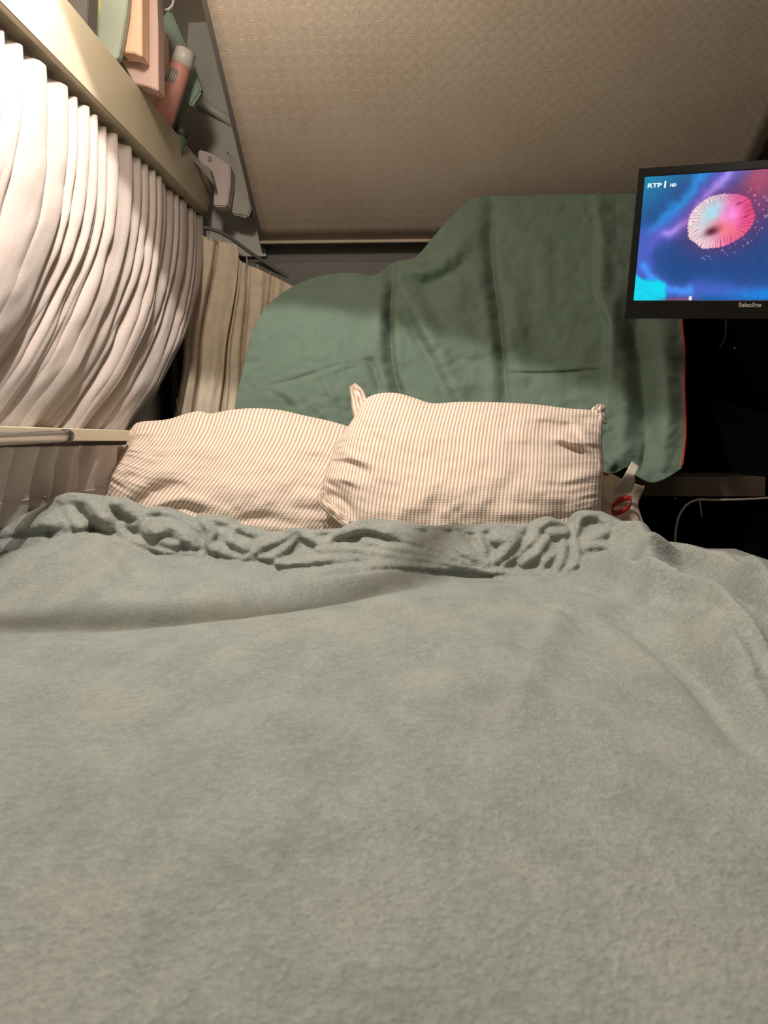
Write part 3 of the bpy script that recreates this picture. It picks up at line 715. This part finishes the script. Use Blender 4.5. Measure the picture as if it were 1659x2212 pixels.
# ------------------------------------------------------------------ white voile curtain on the left wall
def pleat(s, seed, skew=.35):
    """unit pleats with irregular widths; s counts pleats"""
    s = s + .42*vn(s*.7, 0*s+.3, seed) + .2*vn(s*1.9, 0*s+.7, seed+3)
    f = s - np.floor(s); h = .65+.35*_h(np.floor(s), np.floor(s)*0, seed+9)
    f = f**1.0; g = np.where(f < .62, np.sin(np.pi*.5*f/.62), np.cos(np.pi*.5*(f-.62)/.38))
    return h*np.abs(g)**.8
def build_white():
    root = empty('window_curtain', (-.72, 1.6, CZ+.68), 'white slubbed voile curtain gathered under the left shelf board and pulled aside', 'curtain')
    n, m = 220, 900
    u = np.linspace(0, 1, m)[None, :]; t = np.linspace(0, 1, n)[:, None]
    Yt = .80 + (2.455-.80)*u + 0*t
    Yb = 1.83 - .82*(2.455-Yt)
    ease = t**1.6
    Yw = Yt + (Yb-Yt)*ease
    s = Yt/.056 + .7*vn(Yt*3.1, 0*Yt, 77)
    fine = pleat(s, 3); broad = pleat(s/2.6+.4, 7); swag = pleat(s/5.2 + .5*t, 12)
    k1 = sstep(.18, .75, t+.2*vn(s*.35, t*0, 5))
    D = .024*fine*(1-k1) + k1*(.020*broad+.020*swag) + .0025*k1*fine
    D += .0035*fbm(s*.8, t*7, 15, 2)*sstep(.1, .4, t)
    D += .02*np.sin(np.pi*t)**1.2
    # edge hem turned
    D = D*sstep(0, .006, 1-u) + .004
    Yw = Yw + .010*vn(s*.5, t*3, 8)*np.sin(np.pi*t)
    ztop = CZ + .660 + .022*(Yt-1.24) + .010*fine; zbot = CZ + .012
    Z = ztop + (zbot-ztop)*t
    D = D*(1-.45*sstep(.8, 1, t))
    X = -.700 + D
    uv = np.stack([Yt*2.2, Z], -1)
    grid('drape', np.stack([X+0*Z, Yw, Z], -1), M['voile'], root, uv=uv, thick=.0012)
    # heading tape in the shade of the board
    hd = np.stack([np.stack([-.712+.010*pleat(s[0], 3), Yt[0], CZ+z+.022*(Yt[0]-1.24)], -1) for z in (.704, .685, .66, .63)], 0)
    grid('heading', hd, M['voile'], root, uv=np.stack([np.repeat(Yt[:1]*2.2, 4, 0), np.array([.7, .68, .66, .63])[:, None]+0*Yt[:1]], -1), thick=.0012)
    # skirt below the rail
    n = 60; u = np.linspace(0, 1, 500)[None, :]; t = np.linspace(0, 1, n)[:, None]
    Yw = .5 + 1.40*u + 0*t; s = Yw/.085
    D = .004 + pleat(s, 31)*(.020*(1-t)**1.2+.010) + .004*fbm(s, t*3, 6, 2)
    Z = CZ - .012 + (BED+.0-CZ+.012)*t + 0*u
    g = grid('hem_skirt', np.stack([-.694-.034*t+D, Yw, Z], -1), M['voile'], root, uv=np.stack([Yw*1.3, Z+0*Yw], -1), thick=.0012)
    zz = CZ-.105
    i = int(np.argmin(np.abs(Z[:, 0]-zz)))
    e = np.stack([-.694-.034*t[i]+D[i]+.001, Yw[i], np.full(Yw.shape[1], zz)], -1)[::6]
    tube('hem_seam', e, .0012, M['voile'], root, seg=6, step=.05)
build_white()

# ------------------------------------------------------------------ beige curtain in the corner
def build_beige():
    root = empty('corner_curtain', tuple(at_y(np.array(480.), np.array(520.), 2.42)), 'beige cotton curtain hanging in the far corner between the voile curtain and the throw', 'curtain')
    n, m = 160, 300
    top = [(430, 506), (452, 514), (480, 522), (505, 527), (514, 533), (517, 560), (535, 572), (560, 582), (580, 592), (605, 604), (640, 622)]
    bot = [(372, 925), (400, 930), (445, 935), (500, 935), (530, 935), (560, 935), (610, 935)]
    left = [(430, 506), (424, 570), (410, 650), (399, 720), (394, 800), (384, 860), (372, 925)]
    right = [(640, 622), (635, 700), (620, 800), (610, 935)]
    S, U, V = coons(top, bot, left, right, n, m); px, py = S[..., 0], S[..., 1]
    d = .010*np.exp(-((U-.02)/.02)**2)
    for uc, a, wd in ((.165, -.050, .016), (.10, .012, .03), (.27, .014, .05), (.43, -.050, .014), (.47, .012, .014), (.57, -.035, .02), (.66, .016, .03), (.77, -.03, .02), (.86, .014, .03)):
        c = uc + .02*np.sin(V*3+uc*20)
        d = d + a*np.exp(-((U-c)/wd)**2)*(.45+.55*sstep(0, .35, V))
    d = d + .004*fbm(U*8, V*5, 4, 3)
    Y = np.interp(px, [370, 430, 640], [2.38, 2.40, 2.50]) - d - .0002*(py-520)
    grid('drape', at_y(px, py, Y), M['linen'], root, thick=.002)
    # hooks with short cords holding the heading to its track
    for (a, b, c) in (((447, 500), (450, 515), 2.40), ((455, 502), (460, 517), 2.40), ((463, 506), (469, 521), 2.41), ((476, 512), (480, 524), 2.42), ((533, 556), (534, 575), 2.44), ((556, 572), (558, 584), 2.46), ((584, 588), (583, 597), 2.48)):
        p = at_y(np.array([a[0], b[0]]), np.array([a[1], b[1]]), c); tube('hook', p, .0018, M['cord'], root, seg=6, step=.05)
    tr = np.array([(425, 488), (480, 503), (540, 545), (600, 585), (660, 622)], float)
    tube('track', at_y(tr[:, 0], tr[:, 1], np.interp(tr[:, 0], [425, 660], [2.41, 2.54])), .006, M['back'], root, seg=8, step=.05)
    # dangling pull cord in the gap between the curtains
    cp = np.array([(381, 862), (383, 880), (385, 905)], float)
    tube('pull_cord', at_y(cp[:, 0], cp[:, 1], 2.3), .0025, M['cord'], root, seg=6)
build_beige()

# ------------------------------------------------------------------ shelf board over the curtain
sh = empty('wall_shelf', (-.72, 1.5, CZ+.69), 'long cream wall shelf with a deep front lip running above the voile curtain', 'shelf')
bp = [(-420, -409), (448, 459), (463, 386), (-420, -645)]
pp = [at_x(np.array(float(a)), np.array(float(b)), -.66) for a, b in bp]
pp[0] = np.array([-.66, .2, pp[1][2]-.04]); pp[3] = np.array([-.66, .2, pp[1][2]+.09])
prism('front_lip', pp, (-.014, 0, 0), M['board'], sh, bev=.0015)
box('shelf_bottom', (-.79, .2, CZ+.700), (-.672, 2.44, CZ+.712), M['board'], sh)

# ------------------------------------------------------------------ things on the shelf
def card(name, pts, Y, dy, m, parent=None, bev=.002):
    p = np.array(pts, float); q = at_y(p[:, 0], p[:, 1], Y)
    return prism(name, q, (0, dy, 0), m, parent, bev)
def col(rgb, name, **k): return plain(name, rgb, k.pop('rough', .5), nz=.03, **k)
GR = 'packages standing on the wall shelf'  # notebook, foil, bottle and pink carton colours paled to include lens haze
o = card('dark_pouch', [(140, -60), (192, -60), (190, 20), (187, 70), (172, 52), (150, 25)], 1.66, .05, col((92, 88, 84), 'grey_pouch')); tag(o, 'dark grey pouch at the near end of the shelf contents', 'pouch', GR)
bk = empty('notebook', tuple(at_y(np.array(225.), np.array(120.), 1.76)), 'sage green notebook with a lime edge leaning on the shelf', 'book')
card('cover', [(214, -60), (280, -60), (274, 20), (266, 70), (256, 124), (244, 132), (202, 82)], 1.76, .022, col((158, 166, 150), 'sage_card'), bk)
card('spine', [(196, -60), (220, -60), (216, 20), (201, 88), (187, 66), (190, 20)], 1.755, .032, col((196, 196, 130), 'lime_card'), bk)
o = card('carton', [(276, -60), (306, -60), (307, 122), (288, 114), (261, 112), (264, 80), (274, 40)], 1.79, .045, col((236, 190, 160), 'peach_card')); tag(o, 'peach orange carton beside the green notebook', 'carton', GR)
o = card('carton', [(306, -60), (338, -60), (341, 60), (342, 196), (318, 186), (290, 180), (262, 128), (290, 128), (306, 124)], 1.845, .045, col((200, 170, 158), 'dusty_pink_card')); tag(o, 'tall dusty pink carton between the peach carton and the red bottle', 'carton', GR)
o = card('carton', [(338, 50), (356, 66), (364, 90), (366, 150), (352, 250), (338, 290), (300, 230)], 2.155, .03, col((206, 166, 154), 'rose_card')); tag(o, 'rose pink carton directly behind the capped bottle', 'carton', GR)
b = empty('bottle', tuple(at_y(np.array(352.), np.array(285.), 1.93)), 'tilted coral red bottle with a white cap and barcode', 'bottle')
a0 = at_y(np.array(402.), np.array(110.), 2.12); a1 = at_y(np.array(338.), np.array(300.), 2.115)
ax = (a1-a0)/np.linalg.norm(a1-a0); L = np.linalg.norm(a1-a0)
lathe('cap', [(0, .024), (.003, .0275), (.042, .0285), (.042, .020)], a0, a1, M['white'], b)
lathe('body', [(.040, .022), (.044, .0275), (.06, .029), (L-.02, .029), (L, .024)], a0, a1, col((216, 150, 138), 'coral_plastic', rough=.5), b)
k = N('barcode'); cu = k.uv(); sx = k.n('ShaderNodeSeparateXYZ', {0: cu}).outputs
bars = k.ramp(k.n('ShaderNodeTexNoise', {'Vector': k.scale(cu, (26, .01, 1)), 'Scale': 1.0, 'Detail': 0.0}).outputs[0], .46, .52)
k.set(Base_Color=k.mix(bars, s2l((222, 214, 204)), s2l((70, 68, 66))), Roughness=.4)
ctr = a0 + ax*.078; side = np.cross(ax, [0, 1.0, 0]); side /= np.linalg.norm(side); fwd = np.cross(side, ax); fwd /= np.linalg.norm(fwd)
if fwd[1] > 0: fwd = -fwd
th = np.linspace(-1.05, .35, 14)
Pb = np.stack([np.stack([ctr + ax*v + .0296*(math.cos(a)*fwd + math.sin(a)*side*(-1 if side[0] > 0 else 1)*-1) for a in th], 0) for v in (-.014, .022)], 0)
grid('barcode_label', Pb, k.m, b, uv=np.stack(np.meshgrid(np.linspace(0, 1, 14), [0, 1.]), -1), thick=.0004)
o = card('foil_bag', [(340, 30), (368, 20), (385, 60), (415, 130), (436, 196), (412, 232), (402, 214), (386, 262), (376, 292), (366, 290), (372, 200), (366, 90)], 2.20, .03, col((146, 164, 148), 'green_foil', rough=.35), bev=.006); tag(o, 'green foil bag sticking out behind the coral bottle', 'bag')
tp = np.array([(318, -14), (336, 10), (356, 22), (370, 16), (376, -4), (372, -30)], float)
st = empty('strap', tuple(at_y(np.array(356.), np.array(22.), 1.95)), 'white looped strap hanging above the green foil bag', 'strap')
tube('loop', at_y(tp[:, 0], tp[:, 1], 1.95), .0055, M['white'], st, seg=8, flat=.5)
tp = np.array([(358, 24), (346, 40), (336, 56)], float); tube('tail', at_y(tp[:, 0], tp[:, 1], 1.96), .005, M['white'], st, seg=8, flat=.4)
o = lathe('wall_rail', [(0, .011), (.002, .0135), (.15, .0135), (.152, .010)], at_y(np.array(418.), np.array(212.), 2.50), at_y(np.array(498.), np.array(262.), 2.535), M['white']); tag(o, 'pale thin round rail fixed crosswise on the end wall near the roof panel', 'rail')
jr = empty('jar', tuple(at_y(np.array(382.), np.array(318.), 2.2)), 'small dark jar with a black lid at the foot of the coral bottle', 'jar')
lathe('glass', [(0, .016), (.004, .02), (.05, .02), (.055, .016)], at_y(np.array(378.), np.array(334.), 2.18), at_y(np.array(394.), np.array(285.), 2.2), col((96, 108, 92), 'green_glass', rough=.2), jr)
lathe('lid', [(-.004, .019), (.015, .019), (.017, .015)], at_y(np.array(391.), np.array(292.), 2.2), at_y(np.array(396.), np.array(266.), 2.2), col((66, 68, 62), 'black_lid'), jr)
o = card('dark_pouch', [(396, 322), (408, 330), (430, 352), (452, 362), (462, 400), (440, 372)], 2.3, .04, col((128, 120, 110), 'taupe_pouch')); tag(o, 'taupe pouch peeking over the lip next to the white packet', 'pouch', GR)
pk = empty('packet', tuple(at_y(np.array(470.), np.array(440.), 2.36)), 'white folded plastic packet standing at the far end of the shelf', 'packet')
card('sleeve', [(428, 322), (450, 328), (478, 344), (498, 360), (497, 400), (490, 446), (462, 446), (462, 404), (452, 372), (428, 346)], 2.36, .05, col((196, 180, 174), 'white_packet', rough=.35), pk, bev=.004)
card('flap', [(447, 338), (455, 336), (458, 346), (450, 349)], 2.355, .006, col((150, 136, 130), 'packet_hole'), pk, bev=.001)
bt = empty('bag', tuple(at_y(np.array(520.), np.array(430.), 2.42)), 'clear crumpled plastic bag slumped between the packet and roof panel', 'bag')
card('film', [(486, 322), (496, 330), (528, 376), (542, 400), (548, 438), (536, 470), (500, 462), (497, 400), (502, 366)], 2.42, .03, col((164, 158, 146), 'clear_film', rough=.25), bt, bev=.005)
card('tied_end', [(534, 424), (548, 422), (552, 436), (540, 442)], 2.41, .02, col((104, 98, 92), 'dark_tie'), bt, bev=.003)

# ------------------------------------------------------------------ curtain rail and chrome bar
z1 = at_x(np.array(150.), np.array(925.), -.655)[2]; z0 = at_x(np.array(150.), np.array(953.), -.655)[2]
rl = empty('curtain_rail', (-.66, 1.4, (z0+z1)/2), 'flat cream rail holding the foot of the voile curtain', 'rail')
box('rail_strip', (-.675, .3, z0), (-.655, at_x(np.array(279.), np.array(940.), -.655)[1], z1), M['board'], rl, bev=.003)
ch = empty('grab_bar', tuple(at_x(np.array(100.), np.array(944.), -.60)), 'polished chrome grab bar with rounded grey end in front of the cream rail', 'bar')
A0 = at_y(np.array(-220.), np.array(952.), .62); A0 = at_x(np.array(-60.), np.array(950.), -.615); A1 = at_x(np.array(141.), np.array(942.), -.632)
lathe('rod', [(-.5, .0105), (np.linalg.norm(A1-A0), .0105)], A0, A1, M['chrome'], ch)
dch = (A1-A0)/np.linalg.norm(A1-A0)
lathe('end_cap', [(0, .0115), (.002, .0125), (.016, .0125), (.022, .010), (.025, .004)], A1-dch*.006, A1+dch, M['capm'], ch)
lathe('bracket', [(0, .008), (.028, .008), (.030, .011)], A1+dch*.004, A1+dch*.004+np.array([-.1, 0, 0]), M['capm'], ch, seg=20)
sc = at_x(np.array(156.), np.array(938.), -.6545); lathe('screw', [(0, .0018), (.001, .0025), (.003, .0025)], sc+np.array([.001, 0, 0]), sc+np.array([-.1, 0, 0]), M['capm'], ch, seg=12)

# ------------------------------------------------------------------ right-hand dark side
dk = empty('dark_cabinet', (1.0, 2.2, 0), 'black fabric-covered cabinet filling the corner right of the throw', 'cabinet')
box('carcass', (.72, 2.22, 0), (1.34, 2.55, CZ+.60), M['darker'], dk, bev=.004)
card('side_patch', [(1532, 858), (1700, 905), (1700, 1032), (1586, 1030)], 2.19, .02, M['flap'], dk)  # lighter grey patch laid over the black cabinet front
card('hem_panel', [(1482, 760), (1700, 752), (1700, 850), (1540, 850)], 2.205, .012, M['darker'], dk)
lathe('stud', [(0, .003), (.003, .002)], at_y(np.array(1586.), np.array(752.), 2.2), at_y(np.array(1586.), np.array(752.), 2.2)+np.array([0, -1, 0]), M['white'], dk, seg=12)
rs = empty('side_ledge', tuple(at_y(np.array(1520.), np.array(1050.), 2.0)), 'narrow taupe wooden ledge fixed below the black cabinet front', 'ledge')
q0 = at_y(np.array(1655.), np.array(1030.), 1.98); q1 = at_y(np.array(1655.), np.array(1073.), 1.98)
box('board', (.52, 1.98, q1[2]), (q0[0], 2.218, q0[2]), M['shelf'], rs, bev=.002)
box('support', (.60, 2.02, 0), (.64, 2.22, q1[2]), M['darker'], rs)
box('support', (.88, 2.02, 0), (.92, 2.22, q1[2]), M['darker'], rs)
for a, c in ((1458, 1077), (1585, 1029)):
    s_ = at_y(np.array(float(a)), np.array(float(c)), 1.975); lathe('screw', [(0, .0028), (.004, .0022)], s_, s_+np.array([0, -1, 0]), M['chrome'], rs, seg=12)
cb = empty('cable', tuple(at_y(np.array(1500.), np.array(1080.), 1.965)), 'white power cable drooping under the taupe ledge', 'cable')
cp = np.array([(1700, 1072), (1655, 1076), (1600, 1079), (1540, 1080), (1505, 1080), (1482, 1092), (1467, 1115), (1460, 1145), (1458, 1175)], float)
tube('lead', at_y(cp[:, 0], cp[:, 1], 1.966), .0032, M['cord'], cb, seg=8)
cp = np.array([(1510, 1076), (1513, 1092), (1516, 1116)], float); tube('cable_tie', at_y(cp[:, 0], cp[:, 1], 1.96), .0016, M['cord'], cb, seg=6)

# ------------------------------------------------------------------ television
SCL = .97
TVM = Matrix.Rotation(R_(-22), 4, 'Z') @ Matrix.Rotation(R_(4), 4, 'X') @ Matrix.Rotation(R_(4), 4, 'Y')
TL = Vector((.509*SCL, 1.847*SCL, CZ + .624*SCL)); HH = .336*SCL; WW = .535
def tvp(u, v, d=0.0):      # u right, v down from the outer top-left corner, d towards the viewer
    return TL + TVM.to_3x3() @ Vector((u, -d, -v))
tvo = empty('television', tuple(tvp(WW/2, HH, -.03)), 'flat black television with a lit blue and pink picture', 'television')
def tvbox(name, u0, v0, u1, v1, d0, d1, m, bev=0.0, parent=None):
    lo = Vector((u0, -d1, -v1)); hi = Vector((u1, -d0, -v0)); c = (lo+hi)/2
    bm = bmesh.new(); bmesh.ops.create_cube(bm, size=1)
    for v in bm.verts: v.co = Vector((v.co.x*(hi-lo).x, v.co.y*(hi-lo).y, v.co.z*(hi-lo).z))
    if bev: bmesh.ops.bevel(bm, geom=bm.edges[:], offset=bev, segments=3, affect='EDGES', profile=.6)
    bmesh.ops.translate(bm, vec=c, verts=bm.verts)
    bmesh.ops.transform(bm, matrix=Matrix.Translation(TL) @ TVM, verts=bm.verts)
    me = bpy.data.meshes.new(name); bm.to_mesh(me); bm.free()
    return link(name, me, m, parent or tvo, smooth=False)
bl, btm, bt_ = .0165, .0400, .0185
tvbox('housing', .003, .003, WW-.003, HH-.003, -.035, -.0035, M['tv'], .006)
tvbox('back_bulge', .09, .06, WW-.09, HH-.05, -.062, -.030, M['tv'], .012)
BZ = empty  # bezel: four bars in one frame mesh
bm = bmesh.new()
out = [(0, 0), (WW, 0), (WW, HH), (0, HH)]; inn = [(bl, bt_), (WW-bl, bt_), (WW-bl, HH-btm), (bl, HH-btm)]
vo = [bm.verts.new(tvp(a, c, .004)) for a, c in out]; vi = [bm.verts.new(tvp(a, c, .004)) for a, c in inn]
for i in range(4): bm.faces.new((vo[i], vo[(i+1) % 4], vi[(i+1) % 4], vi[i]))
r = bmesh.ops.extrude_face_region(bm, geom=bm.faces[:])
bmesh.ops.translate(bm, vec=(tvp(0, 0, -.008)-tvp(0, 0, .004)), verts=[g for g in r['geom'] if isinstance(g, bmesh.types.BMVert)])
bmesh.ops.recalc_face_normals(bm, faces=bm.faces)
bmesh.ops.bevel(bm, geom=bm.edges[:], offset=.0018, segments=3, affect='EDGES', profile=.6)
me = bpy.data.meshes.new('bezel'); bm.to_mesh(me); bm.free(); link('bezel', me, M['bezel'], tvo, smooth=False)
# screen: an emissive picture held in a colour attribute
def screen():
    SW, SH = WW-2*bl, HH-bt_-btm
    nx, ny = 620, 330
    u, v = np.meshgrid(np.linspace(0, SW, nx), np.linspace(0, SH, ny))
    # sketch coordinates: s right, t down in units of the visible picture height
    s, t = u/SH, v/SH
    def blob(cx, cy, rx, ry, ang=0, p=2.0):
        a = R_(ang); dx, dy = s-cx, t-cy
        x, y = dx*math.cos(a)+dy*math.sin(a), -dx*math.sin(a)+dy*math.cos(a)
        return np.exp(-((np.abs(x)/rx)**p+(np.abs(y)/ry)**p))
    def mixc(c, m, k): m = np.clip(m, 0, 1)[..., None]; return c*(1-m)+np.array(k, float)*m
    wv = .025*fbm(s*6, t*6, 4, 3)
    c = np.zeros(s.shape+(3,)) + np.array([28, 74, 138.])
    def path(pts, wd, amp=1.0): return stroke(s+wv, t+wv, np.array(pts, float), amp, wd, ends=False)
    c = mixc(c, sstep(.55, -.1, s*.9+t*1.0), (10, 140, 178))                 # teal upper left
    c = mixc(c, sstep(.62, .95, s)*sstep(.5, .0, t), (86, 74, 128))            # violet upper right
    c = mixc(c, blob(.86, .10, .14, .22), (196, 84, 108))
    c = mixc(c, blob(.72, .30, .40, .30)*.55, (96, 44, 92))
    c = mixc(c, path([(.52, -.05), (.36, .15), (.20, .33), (.06, .52)], .055, .9), (28, 150, 228))
    c = mixc(c, path([(.70, -.05), (.55, .12), (.38, .30), (.20, .46), (.05, .58), (.04, .75)], .085), (96, 92, 202))
    c = mixc(c, path([(.66, .02), (.52, .18), (.36, .34), (.22, .46)], .035, .9), (176, 150, 242))
    c = mixc(c, path([(.03, .50), (.05, .70), (.15, .85), (.34, .93), (.60, .92), (1.2, .94), (1.9, .90)], .075), (66, 96, 190))
    c = mixc(c, path([(.06, .72), (.14, .82), (.26, .90), (.45, .915)], .032, .9), (70, 150, 250))
    c = mixc(c, sstep(.95, 1.02, t+wv)*.8, (18, 96, 176))
    c = mixc(c, blob(1.15, .96, .40, .05)*.9, (6, 140, 226))
    c = mixc(c, sstep(.02, -.02, (s+wv*.6) - .27*sstep(.78, .95, t) - .0)*sstep(.76, .80, t), (0, 214, 240))
    c = mixc(c, sstep(.27, .24, s+wv*.4)*sstep(.80, .86, t - .55*s+.10+wv)*sstep(.80, .86, t), (0, 214, 240))
    c = mixc(c, blob(.36, .995, .12, .02), (140, 70, 110))
    c = mixc(c, blob(.455, .985, .012, .02, 0, 4), (250, 250, 250))
    # sea anemone
    cx, cy = .62, .375
    dx, dy = s-cx, (t-cy)*1.0
    a = R_(-22); x = dx*math.cos(a)+dy*math.sin(a); y = -dx*math.sin(a)+dy*math.cos(a)
    th = np.arctan2(y/.205, x/.255); rr = np.hypot(x/.255, y/.205)
    edge = 1+.012*np.sin(th*41+1)+.05*vn(th*3, th*0, 2)
    inside = sstep(1.03, .97, rr/edge)
    c = mixc(c, np.exp(-((rr/1.22)**4))*.6, (130, 50, 110))
    pc = np.zeros_like(c) + np.array([246, 110, 160.])
    pc = mixc(pc, sstep(.12, -.12, dx)*.9, (246, 226, 226))
    pc = mixc(pc, blob(.80, .30, .13, .20, 20), (226, 60, 120))
    pc = mixc(pc, blob(.56, .31, .075, .13, 35), (160, 222, 236))
    pc = mixc(pc, blob(.70, .33, .08, .10, 0), (250, 140, 214))
    pc = mixc(pc, blob(.66, .44, .12, .05, 25)*.8, (250, 130, 130))
    # dark gaps between tentacles
    fx, fy = s-.60, t-.37; fth = np.arctan2(fy, fx)
    sp = np.abs(np.sin(fth*27+2.2*vn(fth*5, rr*3, 6)))
    gap = sstep(.30, .08, sp)*sstep(.55, .80, rr)
    pc = mixc(pc, gap*.85, (96, 30, 60))
    pc = mixc(pc, blob(.565, .455, .06, .035, -20), (96, 34, 60))
    c = c*(1-inside[..., None])+pc*inside[..., None]
    rnd = random.Random(5)
    for i in range(46):
        an = rnd.uniform(-.6, 2.2); r0 = rnd.uniform(1.08, 1.42)
        X, Y = .255*r0*math.cos(an), .205*r0*math.sin(an)
        bx, by = cx+X*math.cos(a)-Y*math.sin(a), cy+X*math.sin(a)+Y*math.cos(a)
        q = rnd.uniform(.0035, .0065)
        c = mixc(c, blob(bx, by, q, q*1.2)*rnd.uniform(.35, 1), (214, 170, 216))
    c *= (1+.03*fbm(s*30, t*30, 8, 2))[..., None]
    # right part of the picture outside the photograph: more deep blue water
    c = np.clip(c, 0, 255)/255
    lin = np.where(c <= .04045, c/12.92, ((c+.055)/1.055)**2.4)
    P = np.array([[tvp(bl+uu, bt_+vv, .0012) for uu in np.linspace(0, SW, nx)] for vv in np.linspace(0, SH, ny)])
    k = N('lit_screen'); at = k.n('ShaderNodeAttribute', attribute_name='picture')
    k.set(Base_Color=(0.004, .004, .005, 1), Roughness=.25, Emission_Color=at.outputs[0], Emission_Strength=1.0)
    o = grid('screen', P, k.m, tvo)
    ca = o.data.color_attributes.new('picture', 'FLOAT_COLOR', 'POINT')
    ca.data.foreach_set('color', np.concatenate([lin, np.ones(lin.shape[:2]+(1,))], -1).astype('f').ravel())
    return o, SW, SH
scr, SW, SH = screen()
def text(name, s, u, v, size, m, d, parent, bold=.0, wx=1.0):
    cu = bpy.data.curves.new(name, 'FONT'); cu.body = s; cu.size = size; cu.extrude = .0003; cu.offset = bold
    tmp = bpy.data.objects.new('t', cu); COL.objects.link(tmp)
    me = bpy.data.meshes.new_from_object(tmp.evaluated_get(bpy.context.evaluated_depsgraph_get()))
    COL.objects.unlink(tmp); bpy.data.objects.remove(tmp)
    for vv in me.vertices:
        x, y, z = vv.co; vv.co = tvp(u+x*wx, v-y, d+z)
    me.materials.clear(); me.name = name
    return link(name, me, m, parent, smooth=False)
kk = N('lit_caption'); kk.set(Base_Color=(.1, .1, .1, 1), Emission_Color=s2l((225, 245, 245)), Emission_Strength=1.0)
text('channel_caption', 'RTP', bl+.007, bt_+.0235, .0130, kk.m, .0018, scr, .0004, 1.35)
text('channel_caption', '1', bl+.0395, bt_+.0250, .0190, kk.m, .0018, scr, .0007, 1.1)
text('channel_caption', 'HD', bl+.0555, bt_+.0235, .0085, kk.m, .0018, scr, .0005, 1.0)
text('maker_lettering', 'Selecline', WW*.445, HH-.0255, .0130, col((196, 192, 188), 'silver_lettering'), .0045, tvo, .0003, 1.0)
for uu in (.020, .034):
    lathe('button', [(0, .0018), (.0012, .0014)], np.array(tvp(uu, HH-.012, .004)), np.array(tvp(uu, HH-.012, 1)), col((60, 58, 56), 'grey_button'), tvo, seg=12)
am = tube('mount_arm', [tvp(WW*.55, HH*.5, -.055), tvp(WW*.6, HH*.55, -.16), Vector((.93, 2.19, CZ+.42))], .018, M['tv'], tvo, seg=12)
wa = np.array([(1567, 660), (1568, 700), (1566, 730), (1554, 752)], float)
tag(tube('coiled_lead', at_y(wa[:, 0], wa[:, 1], 2.195), .0022, M['shelf'], None, seg=8), 'thin grey coiled lead hanging below the television on the black cabinet', 'cable')
wa = np.array([(1700, 285), (1659, 318), (1640, 337), (1620, 365)], float)
tag(tube('antenna_lead', at_y(wa[:, 0], wa[:, 1], 1.95), .003, M['tv'], None, seg=8), 'thin black lead running up to the roof behind the television', 'cable')

# ------------------------------------------------------------------ reading lamp overhead (out of the frame)
lp = empty('roof_lamp', (KEY[0], KEY[1], ZC), 'round white roof lamp above the bed', 'lamp')
lathe('stem', [(0, .012), (ZC-KEY[2]-.06, .012)], (KEY[0], KEY[1], ZC), (KEY[0], KEY[1], 0), M['white'], lp)
lathe('housing', [(0, .02), (.004, .045), (.030, .045), (.034, .03)], (KEY[0], KEY[1], KEY[2]+.065), (KEY[0], KEY[1], 0), M['white'], lp)

rod = empty('shadow_rod', (-.40, .90, CZ+.75), 'thin unseen rod added under the roof to cast the shadow band', 'rod')  # out-of-frame rod added and shaped to throw a shadow band on the blanket
def bar(P1, P2, z, wd):
    out = []
    for p in (P1, P2):
        t = (KEY[2]-z)/(KEY[2]-p[2]); out.append(np.array(KEY)+(np.array(p)-np.array(KEY))*t)
    return out
rp = [bar(p, p, CZ+.76, 0)[0] for p in ((-.72, .86, BED), (-.50, .91, BED), (-.235, .97, BED), (-.07, 1.12, BED), (.10, 1.36, BED))]
tube('rod', rp, .0105, M['white'], rod, seg=12)
tube('hanger', [rp[1], (rp[1][0], rp[1][1]-.02, CZ+1.0), (rp[1][0]-.1, rp[1][1]-.25, ZC)], .002, M['cord'], rod, seg=6, step=.03)

ls = empty('fill_lamp_body', (-.46, 1.16, CZ+1.10), 'small unseen lamp body added around the panel fill light', 'lamp')  # lamp body added only to house the fill point light
lathe('socket', [(0, .015), (.003, .022), (.03, .022), (.034, .016)], (-.46, 1.16, CZ+1.12), (-.46, 1.16, CZ), M['white'], ls)
tube('arm', [(-.46, 1.16, CZ+1.12), (-.47, 1.15, CZ+1.22), (-.50, 1.12, ZC)], .004, M['white'], ls, seg=8, step=.02)
